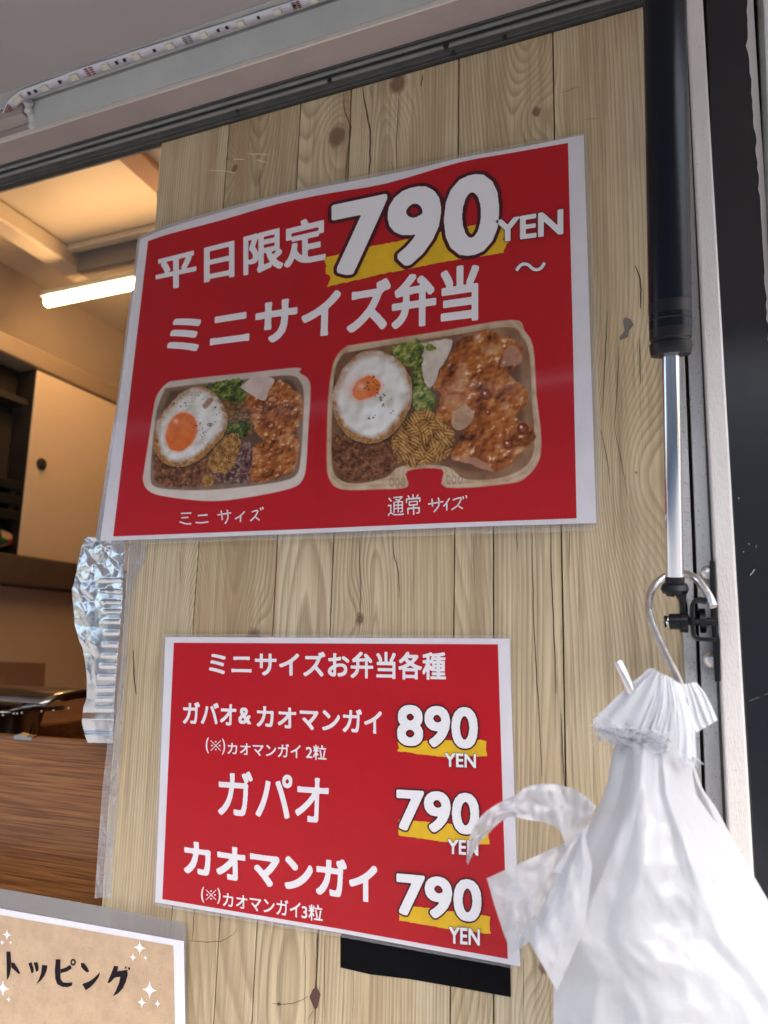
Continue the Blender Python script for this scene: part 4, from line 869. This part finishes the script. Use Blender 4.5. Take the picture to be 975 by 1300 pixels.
for x in (268, 286, 304, 448, 466, 486):
    rr_ = np.hypot((P.X - x) * 1.9, P.Y - (556 if x < 400 else 547)); P.put(np.clip(1.3 - abs(rr_ - 12) / 3, 0, 1) * .7, (.22, .13, .07))
P.build(pyl - .0007, p1)
mk('lamination_film', [Wy(*p, pyl - .0030) for p in film1], [list(range(len(film1) - 1, -1, -1))], 'lamination', p1)
def margin(outer, inner, y, parent):
    A = resample(list(outer) + [outer[0]], 160); Bq = resample(list(inner) + [inner[0]], 400); Bq = np.array([Bq[np.argmin(((Bq - a) ** 2).sum(1))] for a in A])
    mk('film_margin', [Wy(*p, y) for p in A] + [Wy(*p, y) for p in Bq], [(i, (i + 1) % 160, 160 + (i + 1) % 160, 160 + i) for i in range(159)], 'film_rim', parent)
margin(film1, outer1, pyl - .0010, p1)

# ================================================================== POSTER TWO
p2 = thing('menu_poster', Wy(430, 1000, pyl), 'smaller red laminated menu sheet listing 890, 790 and 790 YEN below the big poster', 'poster')
slab('paper', [(210, 808.7), (646.6, 810.7), (653, 1010), (660, 1227), (430, 1184), (197, 1145.5)], pyl, pyl + .0004, 'paper_white', p2)
flat('red_field', [(220.7, 816), (632, 818), (638, 1010), (644.6, 1217.4), (430, 1179), (206, 1141.5)], pyl - .0003, 'red_print', p2)
c6 = lambda p: (200 + p[0] / 2.031, 790 + p[1] / 2.031)
Q = lambda *p: [c6(q) for q in p]
y1, y2, y3 = pyl - .0008, pyl - .0013, pyl - .0018
lettering('ミニサイズお弁当各種', Q((132, 74), (745, 74), (745, 150), (132, 137)), y1, 'white_print', p2, .028, 44)
lettering('ガバオ', Q((65, 203), (205, 208), (203, 268), (65, 262)), y1, 'white_print', p2, .030, 44)
lettering('&', Q((208, 218), (243, 219), (243, 264), (208, 262)), y1, 'white_print', p2, .03, 44)
lettering('カオマンガイ', Q((255, 212), (580, 225), (580, 290), (255, 270)), y1, 'white_print', p2, .030, 44)
def notes(q, dy):
    lettering('(', Q((q[0], q[1] - 2), (q[0] + 9, q[1] - 2), (q[0] + 9, q[1] + 40), (q[0], q[1] + 40)), y1, 'white_print', p2, .02, 40)
    lettering(')', Q((q[0] + 42, q[1] + 1), (q[0] + 51, q[1] + 1), (q[0] + 51, q[1] + 43), (q[0] + 42, q[1] + 43)), y1, 'white_print', p2, .02, 40)
    cx, cy = q[0] + 26, q[1] + 20
    for a in (1, -1): stroke([c6((cx - 13, cy - 13 * a)), c6((cx, cy)), c6((cx + 13, cy + 13 * a))], .9, y1 - (.00005 * a), 'white_print', p2)
    for a, b in ((0, -10), (0, 10), (-10, 0), (10, 0)): stroke([c6((cx + a - 2, cy + b)), c6((cx + a, cy + b)), c6((cx + a + 2, cy + b))], 1.8, y1, 'white_print', p2)
notes((124, 298), 0); notes((112, 683), 0)
lettering('カオマンガイ', Q((180, 308), (370, 314), (370, 352), (180, 340)), y1, 'white_print', p2, .024, 40)
lettering('2粒', Q((382, 314), (437, 316), (437, 357), (382, 353)), y1, 'white_print', p2, .024, 40)
lettering('ガパオ', Q((155, 378), (445, 395), (440, 522), (155, 497)), y1, 'white_print', p2, .023, 60)
lettering('カオマンガイ', Q((66, 556), (568, 622), (568, 728), (68, 648)), y1, 'white_print', p2, .040, 60)
lettering('カオマンガイ', Q((168, 694), (370, 720), (370, 764), (168, 732)), y1, 'white_print', p2, .024, 40)
lettering('3粒', Q((371, 724), (427, 728), (427, 773), (371, 766)), y1, 'white_print', p2, .024, 40)
for k, (d, yb, ye) in enumerate([('890', [(617, 210), (828, 218), (828, 328), (617, 318)], [(740, 336), (822, 338), (822, 376), (740, 372)]),
                                 ('790', [(616, 428), (832, 440), (832, 550), (616, 536)], [(748, 558), (828, 562), (828, 602), (748, 597)]),
                                 ('790', [(616, 644), (838, 664), (838, 776), (616, 754)], [(751, 783), (832, 790), (832, 834), (751, 828)])]):
    lettering(d, Q(*yb), y3, 'white_print', p2, .034, 64, 'price_digits', .032, y2, 'maroon_print', pw=2.2, hs=.04)
    lettering('YEN', Q(*ye), y3 - .0004, 'white_print', p2, .028, 44, 'lettering', .02, y3 - .0002, 'maroon_print')
for k, pts in enumerate([[(620, 306), (848, 303), (846, 318), (850, 345), (740, 348), (620, 332)], [(622, 508), (855, 528), (852, 545), (856, 573), (738, 566), (622, 550)], [(623, 728), (860, 758), (856, 775), (860, 804), (742, 790), (622, 768)]]):
    brush([c6(p) for p in pts], y1, p2, 5 + k)
film2 = [(206, 805), (649, 806.5), (657, 1010), (663.5, 1229), (648, 1229), (430, 1189), (194, 1149.5)]
mk('lamination_film', [Wy(*p, pyl - .0030) for p in film2], [list(range(len(film2) - 1, -1, -1))], 'lamination', p2)
margin(film2, [(210, 808.7), (646.6, 810.7), (653, 1010), (660, 1227), (430, 1184), (197, 1145.5)], pyl - .0010, p2)
# black tape under it
L_ = [(432 + (.9 if i % 2 else -.6), 1189 + i * 1.3) for i in range(31)]
tp = flat('black_tape_strip', L_ + [(470, 1237), (520, 1243), (560, 1250), (600, 1257), (648.5, 1266)] + [(648, 1226), (648, 1214), (440, 1178)], -.0005, 'black_tape')
meta(tp, 'strip of black cloth tape stuck on the planks under the smaller red sheet', 'tape')

# ================================================================== TOPPINGS SIGN
tz = thing('toppings_sign', Wy(100, 1230, -.004), 'kraft-coloured toppings notice with black brush lettering and sparkles in a clear sleeve, lower left', 'sign')
ty = -.006
slab('sleeve', [(-420, 1056), (0, 1128), (136, 1152), (233, 1171), (235.5, 1174), (238, 1420), (250, 1900), (-420, 1800)], ty, ty + .0004, 'sleeve_film', tz)
slab('paper', [(-400, 1085), (0, 1153.5), (233, 1195), (235, 1300), (242, 1880), (-400, 1780)], ty - .0007, ty - .0002, 'paper_white', tz)
flat('kraft_field', [(-390, 1095), (0, 1161.5), (220, 1200.5), (222, 1300), (228, 1865), (-390, 1765)], ty - .0010, 'kraft_print', tz)
ct = lambda p: (p[0] / 3.75, 1080 + p[1] / 3.75)
for pts in ([(30, 480), (50, 480), (53, 530), (52, 560), (47, 590), (36, 615), (33, 612)], [(54, 532), (68, 534), (82, 555), (96, 583), (90, 588), (70, 570), (54, 556)],
            [(135, 537), (150, 530), (160, 560), (160, 580), (150, 584)], [(160, 533), (178, 530), (184, 555), (182, 572), (172, 577)], [(200, 543), (226, 546), (222, 570), (212, 595), (195, 618), (172, 637), (186, 610), (196, 580)],
            [(265, 517), (288, 517), (287, 565), (288, 610), (300, 626), (320, 629), (346, 626), (342, 642), (322, 650), (296, 648), (273, 636), (263, 610), (261, 570)],
            [(288.5, 564), (315, 555), (335, 543), (342, 560), (320, 575), (288.5, 583)], [(385, 535), (400, 535), (415, 555), (425, 575), (415, 580), (400, 570), (386, 553)],
            [(477, 577), (470, 602), (450, 630), (428, 652), (408, 664), (391, 635), (425, 622), (452, 602)],
            [(543, 548), (563, 550), (558, 574), (606, 567), (608, 590), (600, 622), (585, 655), (562, 680), (537, 693), (552, 665), (566, 630), (573, 600), (546, 604), (530, 622), (520, 630), (511, 628), (527, 590)],
            [(594, 552), (601, 550), (604, 560), (597, 562)], [(609, 556), (619, 555), (620, 566), (612, 568)]):
    flat('lettering', [ct(p) for p in pts], ty - .0013, 'ink_dark', tz)
n = 20; V = []
for r_ in (15, 7):
    V += [Wy(*ct((348 + r_ * .85 * math.cos(a), 531 + r_ * 1.1 * math.sin(a))), ty - .0014) for a in np.linspace(0, 2 * math.pi, n + 1)[:-1]]
mk('lettering', V, [(i, (i + 1) % n, n + (i + 1) % n, n + i) for i in range(n)], 'ink_dark', tz)
for x, y, r_ in ((33, 400, 27), (10, 437, 15), (50, 437, 11), (665, 462, 37), (633, 508, 22), (692, 510, 14), (712, 663, 45), (675, 722, 27), (750, 728, 19), (14, 655, 40), (41, 708, 15)):
    P_ = []
    for k in range(32):
        a = 2 * math.pi * k / 32; q = (abs(math.cos(a)) ** .55 + abs(math.sin(a)) ** .55) ** (-1 / .55); P_.append(ct((x + r_ * .8 * q * math.cos(a), y + r_ * q * math.sin(a) + .12 * r_ * .8 * q * math.cos(a))))
    flat('sparkle', P_, ty - .0013, 'white_print', tz)

# ================================================================== CLEAR TAPE, FOIL on the wall's left edge
fl = slab('clear_tape', [(158, 690), (187, 691), (183, 712), (172, 735), (166, 765), (163, 800), (158, 880), (150, 1000), (141, 1140), (120, 1140), (130, 1000), (142, 900), (152, 800), (157, 740)], -.0009, -.0004, 'clear_film')
meta(fl, 'clear plastic tape running down the left edge of the planks beside the foil', 'clear tape')
cf = lambda p: (80 + p[0] / 4.64, 680 + p[1] / 4.64)
Lf = [cf(p) for p in [(135, 5), (118, 40), (98, 110), (80, 190), (68, 260), (50, 315), (58, 400), (66, 520), (92, 620), (112, 660), (128, 740), (138, 830), (138, 960), (118, 1010), (110, 1100), (126, 1170), (145, 1222)]]
Rf = [cf(p) for p in [(372, 30), (366, 100), (360, 180), (352, 260), (350, 330), (346, 400), (342, 480), (335, 560), (328, 640), (322, 720), (315, 800), (308, 880), (303, 960), (300, 1040), (298, 1100), (296, 1170), (293, 1222)]]
ribs = [(262, 200, 345), (327, 205, 345), (390, 212, 342), (445, 222, 338), (505, 225, 336), (570, 232, 332), (640, 225, 326), (705, 222, 320), (765, 210, 315), (830, 200, 310), (900, 190, 305), (960, 188, 302), (1020, 186, 300)]
nu, nv = 70, 240; A = resample(Lf, nv); B = resample(Rf, nv); V = []
AC, AV = np.meshgrid(np.linspace(0, 1, nu), np.linspace(0, 1, nv)); dC, vC = cells(AC * 2.6 + .8 * fbm(AC * 4, AV * 12, 3), AV * 8 + .5 * fbm(AC * 4, AV * 12, 13), 5); dB, vB = cells(AC * 4.5, AV * 16, 8)
cr = np.clip(.60 - AV + (.55 - AC) * .5, 0, 1)      # crumpled towards the top left
for j in range(nv):
    for i in range(nu):
        u = i / (nu - 1); v = j / (nv - 1); p = A[j] * (1 - u) + B[j] * u; fx, fy = (p[0] - 80) * 4.64, (p[1] - 680) * 4.64
        d = .0060 * dC[j, i] * (cr[j, i] * 2 + .10) + .0022 * dB[j, i] * cr[j, i] + .004 * abs(u - .32 - .08 * math.sin(v * 9)) + .003 * math.sin(v * 7 + u * 2)
        for ry, ra, rb in ribs:
            if abs(fy - ry) < 17: d -= .0011 * math.exp(-((fy - ry) / 9.) ** 2) * min(1, max(0, (fx - ra) / 10)) * min(1, max(0, (rb - fx) / 10 + .6))
        if fy > 1040: d += .008 * min(1, (fy - 1040) / 40) * (1 - min(1, max(0, fy - 1150) / 20))
        V.append(Wy(p[0], p[1], .0020 + (1 - u) * .010 + d))
fo = mk('foil_sheet', V, [(j * nu + i, (j + 1) * nu + i, (j + 1) * nu + i + 1, j * nu + i + 1) for j in range(nv - 1) for i in range(nu - 1)], 'foil', None, True)
md = fo.modifiers.new('thick', 'SOLIDIFY'); md.thickness = .0003
meta(fo, 'crumpled ribbed aluminium foil folded over the left edge of the planks', 'foil')

# ================================================================== INTERIOR
ZC = Z0 + .72
XW = float(Wz(0, 332, ZC)[0])                      # left end wall of the kitchen
YB = 2.1
def room(name, *a): o = box(name, *a); o['kind'] = 'structure'; return o
room('interior_ceiling', XW - .1, 1.4, .03, YB, ZC, ZC + .03, 'int_ceiling')
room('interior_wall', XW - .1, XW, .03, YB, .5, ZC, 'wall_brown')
room('interior_back_wall', XW - .1, 1.4, YB, YB + .05, .5, ZC + .03, 'int_wall')
room('interior_side_wall', 1.4, 1.45, .03, YB + .05, .5, ZC + .03, 'int_wall')
room('interior_floor', XW - .1, 1.4, .03, YB, .45, .5, 'shelf_brown')
room('body_wall', .0165, 1.4, .025, .029, .5, ZC, 'int_wall')
room('header_wall', XW - .1, 1.4, .0235, .0245, Z0 + .516, ZC, 'int_grey')
room('header_web', XW - .1, -.4425, .0047, .0234, Z0 + .5005, Z0 + .52, 'int_grey')
room('roof', -2.6, 1.5, -.012, YB + .05, ZC + .031, ZC + .06, 'truck_white')
room('outer_header', -2.6, 1.5, -.010, .024, Z0 + .53, ZC + .03, 'truck_white')
# beams below the ceiling
def beam_y(name, pa, pb, h, m, y0, y1):
    a = Wz(*pa, ZC - h); b = Wz(*pb, ZC - h); o = box(name, min(a[0], b[0]), max(a[0], b[0]), y0, y1, ZC - h, ZC - .001, m); bevel(o, .004)
    return o
be = beam_y('ceiling_beam', (0, 278), (0, 300), .035, 'int_beam', .03, Wz(85, 362, ZC - .035)[1])
meta(be, 'long cream ceiling beam running away from the opening above the cabinet', 'ceiling beam')
a1 = Wz(76, 319, ZC - .012); a2 = Wz(80, 325, ZC - .012)
be = box('ceiling_batten', a1[0], 1.0, a1[1], a2[1], ZC - .012, ZC - .001, 'int_beam', None, .002); meta(be, 'thin pale batten crossing the ceiling nearest the opening', 'batten')
b1 = Wz(96, 345, ZC - .04); b2 = Wz(100, 358, ZC - .04)
be = box('ceiling_beam', b1[0], 1.0, b1[1], b2[1], ZC - .04, ZC - .001, 'int_grey', None, .003); meta(be, 'dark grey beam crossing the ceiling just behind the light tube', 'ceiling beam')
c1 = Wz(152, 205, ZC - .03); c2 = Wz(181, 198, ZC - .03)
be = box('ceiling_beam', c1[0], c2[0], .03, Wz(205, 255, ZC - .03)[1] + .25, ZC - .03, ZC - .001, 'card_brown', None, .003); meta(be, 'short brown ceiling beam seen in the top right corner of the opening', 'ceiling beam')
be = box('ceiling_board', c2[0] + .001, 1.0, .03, .55, ZC - .02, ZC - .001, 'int_grey'); meta(be, 'grey ceiling board in the top right corner of the opening', 'board')
# light tube
zt = ZC - .10; tA = Wz(60, 384, zt); tB = Wz(165, 362, zt); tB = tA + (tB - tA) * 3.0
tl = thing('light_tube', tA, 'glowing warm white light tube hanging under the kitchen ceiling', 'lamp')
rT = 5.4 * np.linalg.norm(tA - CP) / F
tube('glass_tube', [tA, tB], rT, 'tube_light', tl, 16); 
box('housing', tA[0] - .01, tB[0] + .01, tA[1] - rT * 1.2, tA[1] + rT * 1.2, zt + rT * 1.01, zt + rT * 2.2, 'tube_housing', tl, .002)
for xx in (tA[0] + .75, tB[0] - .12): tube('hanger_rod', [(xx, tA[1], zt + rT * 2.2), (xx, tA[1], ZC - .001)], .003, 'tube_housing', tl, 8)
# cabinet on the end wall: everything drawn on the plane x = XF and given depth towards the wall
XF = XW + .06
def on_x(p, x): return Wx(p[0], p[1], x)
def slab_x(name, pts, x0, x1, m, parent=None, bv=0, label=None):
    A = [on_x(p, x0) for p in pts]; B = [np.array([x1, a[1], a[2]]) for a in A]; n = len(A)
    o = mk(name, A + B, [list(range(n)), list(range(2 * n - 1, n - 1, -1))] + [(i, n + i, n + (i + 1) % n, (i + 1) % n) for i in range(n)], m, parent, label=label)
    import bmesh
    bm = bmesh.new(); bm.from_mesh(o.data); bmesh.ops.recalc_face_normals(bm, faces=bm.faces); bm.to_mesh(o.data); bm.free()
    if bv: bevel(o, bv)
    return o
def yz(px, py, x): q = on_x((px, py), x); return float(q[1]), float(q[2])
yd0, zd1 = yz(48.5, 469, XF); _, zd0 = yz(23, 705, XF); yd0b, _ = yz(24, 690, XF); yd = (yd0 + yd0b) / 2
_, zh1 = yz(0, 420, XF)
cab = thing('wall_cabinet', (XF, yd, zd0), 'cream wall cabinet on the kitchen end wall, its left bay open and dark', 'cabinet')
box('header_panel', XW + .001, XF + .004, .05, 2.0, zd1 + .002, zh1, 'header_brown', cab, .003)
dr = box('door', XF - .016, XF, yd, 2.0, zd0, zd1 - .001, 'cabinet', cab, .002)
ly, lz = yz(52, 589, XF)
lathe('lock', (XF, ly, lz), (XF + 1, ly, lz), [(0, .011), (.003, .011), (.003, .007), (.008, .006), (.008, .001)], 'rubber', dr, 16)
box('base_panel', XW + .001, XF + .02, .05, 2.0, zd0 - .055, zd0 - .002, 'shelf_brown', cab, .003)
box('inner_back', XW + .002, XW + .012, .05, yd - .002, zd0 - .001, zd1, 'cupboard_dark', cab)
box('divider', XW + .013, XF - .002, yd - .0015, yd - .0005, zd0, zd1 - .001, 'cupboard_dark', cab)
room('lower_wall_panel', XW + .0005, XF - .012, .031, YB - .001, .501, zd0 - .057, 'int_wall')
ysh, zsh = yz(20, 515, XF - .03)
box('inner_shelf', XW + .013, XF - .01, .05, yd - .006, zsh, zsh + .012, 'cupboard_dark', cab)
# crate and packet inside the open bay
yk0, zk1 = yz(0, 606, XF - .02); yk1, _ = yz(27, 640, XF - .02); _, zk0 = yz(10, 662, XF - .02)
kr = thing('black_crate', (XF - .03, (yk0 + yk1) / 2, zd0 + .03), 'black slatted plastic crate in the open cabinet bay above the food packet', 'crate')
hK = zk1 - zk0
for k in range(3): box('crate_rail', XF - .045, XF - .001, yd - .26, yd - .006, zk0 + hK * k * .36, zk0 + hK * (k * .36 + .24), 'crate_black', kr, .002)
for k in range(7): yy_ = yd - .26 + .0385 * k; box('crate_post', XF - .043, XF - .003, yy_, yy_ + .012, zk0, zk1 - .003, 'crate_black', kr)
def packet_mat():
    m = bpy.data.materials.new('packet_print'); m.use_nodes = True; N = m.node_tree.nodes; L = m.node_tree.links
    v = N.new('ShaderNodeTexVoronoi'); v.inputs['Scale'].default_value = 26; g = N.new('ShaderNodeNewGeometry'); L.new(g.outputs['Position'], v.inputs['Vector'])
    r = N.new('ShaderNodeValToRGB'); r.color_ramp.interpolation = 'CONSTANT'; s = N.new('ShaderNodeSeparateColor'); L.new(v.outputs['Color'], s.inputs[0]); L.new(s.outputs[0], r.inputs[0])
    e = r.color_ramp.elements; e[0].color = (.6, .5, .38, 1); e[1].position = .62; e[1].color = (.5, .05, .03, 1); q = e.new(.86); q.color = (.04, .12, .03, 1); q = e.new(.38); q.color = (.65, .45, .33, 1)
    L.new(r.outputs[0], N['Principled BSDF'].inputs['Base Color']); MATS['packet_print'] = m
packet_mat()
g1, g0 = zk0 - .004, zd0 + .001
rs = np.random.RandomState(5); V = []; nU, nW = 12, 8
for j in range(nW):
    for i in range(nU):
        a = 2 * math.pi * j / nW; t = i / (nU - 1); yy_ = yd - .30 + .297 * t; w_ = math.sin(math.pi * min(1, max(0, t * .94 + .03))) ** .35
        V.append((XF - .022 + .020 * math.cos(a) * w_ + rs.randn() * .001, yy_, (g0 + g1) / 2 + (g1 - g0) / 2 * math.sin(a) * w_))
pk = mk('food_packet', V, [(j * nU + i, j * nU + i + 1, ((j + 1) % nW) * nU + i + 1, ((j + 1) % nW) * nU + i) for j in range(nW) for i in range(nU - 1)], 'packet_print', None, True)
meta(pk, 'crumpled red, white and green food packet at the bottom of the open cabinet bay', 'packet')
cd = slab_x('card_sheet', [(-60, 838), (58, 842), (55, 890), (-60, 892)], XF - .010, XF - .0115, 'card_brown'); meta(cd, 'brown card sheet stuck on the kitchen wall behind the steel pan', 'card')
ys_, zs_ = yz(60, 884, XW + .10)
ct_ = box('counter', XF - .0115, XW + .35, .1, 2.05, .52, Wx(60, 890, XW + .05)[2], 'stained_wood', None, .004); meta(ct_, 'dark wooden counter along the kitchen end wall behind the steel pan', 'counter')
# wooden box just inside the opening
zb = float(Wy(60, 938, .045)[2]); xb1 = float(Wy(141, 948, .045)[0])
wb = thing('wooden_box', (-.75, .045, zb - .26), 'brown stained wooden box with horizontal grain standing inside the opening', 'box')
box('front_board', -1.6, -.4425, .045, .060, zb - .30, zb, 'stained_wood', wb, .0015)
box('side_board', -.455, -.4425, .061, .20, zb - .30, zb - .001, 'stained_wood', wb, .001)
box('back_board', -1.6, -.4425, .201, .214, zb - .30, zb - .03, 'stained_wood', wb, .001)
V = []; rs = np.random.RandomState(9); q = [Wy(x, y, .044) for x, y in ((17, 934), (24, 932.5), (32, 935), (40, 936.5), (40, 940), (30, 939.5), (18, 938.5))]
flk = mk('foil_scrap', q + [v + np.array([0, .006, .0016]) for v in q], [list(range(7)), list(range(13, 6, -1))] + [(i, 7 + i, 7 + (i + 1) % 7, (i + 1) % 7) for i in range(7)], 'foil'); meta(flk, 'tiny scrap of foil on the top edge of the brown wooden box', 'foil scrap')
# steel pan standing behind the box
pa = thing('steel_pan', Wy(40, 915, .12), 'dark steel food pan with a rolled rim behind the brown wooden box', 'pan')
yp0, yp1 = .085, .19; zr = float(Wy(60, 893, yp1)[2]); x1 = float(Wy(97, 895, yp1)[0]); x0_ = -1.5
def ringrect(x0, x1, y0, y1, z, r=.03, n=5):
    P = []
    for cx, cy, a0 in ((x1 - r, y1 - r, 0), (x0 + r, y1 - r, 90), (x0 + r, y0 + r, 180), (x1 - r, y0 + r, 270)):
        for k in range(n + 1): a = math.radians(a0 + 90 * k / n); P.append((cx + r * math.cos(a), cy + r * math.sin(a), z))
    return P
rr = [ringrect(x0_, x1, yp0, yp1, zr - .004), ringrect(x0_, x1, yp0, yp1, zr), ringrect(x0_ + .012, x1 - .012, yp0 + .012, yp1 - .012, zr - .001), ringrect(x0_ + .016, x1 - .016, yp0 + .016, yp1 - .016, zr - .008), ringrect(x0_ + .03, x1 - .03, yp0 + .03, yp1 - .03, zr - .10)]
V = [v for r_ in rr for v in r_]; n = len(rr[0])
pan_ = mk('pan_body', V, [(a * n + i, a * n + (i + 1) % n, (a + 1) * n + (i + 1) % n, (a + 1) * n + i) for a in range(4) for i in range(n)] + [list(range(4 * n, 5 * n))], 'steel_pan', pa, True)
md = pan_.modifiers.new('sheet', 'SOLIDIFY'); md.thickness = .0012
LV = smoothline([(x0_, .10, zr + .012), (float(Wy(0, 886, .1)[0]), .10, zr + .016), (float(Wy(25, 893, .1)[0]), .10, zr + .009), (float(Wy(45, 886, .1)[0]), .10, zr + .012), (x1 - .01, .10, zr + .004)], 6)
V = [v + np.array([0, dy, dz]) for dy, dz in ((0, -.006), (.03, .004), (.06, .006), (.08, 0)) for v in LV]; n = len(LV)
lid = mk('foil_lid', V, [(a * n + i, a * n + i + 1, (a + 1) * n + i + 1, (a + 1) * n + i) for a in range(3) for i in range(n - 1)], 'steel_pan', pa, True)
md = lid.modifiers.new('sheet', 'SOLIDIFY'); md.thickness = .001
for i, (x, y) in enumerate(((4, 908), (18, 906), (22, 906), (28, 905), (53, 903), (68, 902), (87, 899))):
    p = Wy(x, y, .084); lathe('droplet', p, p + np.array([0, -1, 0]), [(0, .0012), (.0008, .0010), (.0012, .0003)], 'led_body', pa, 8)
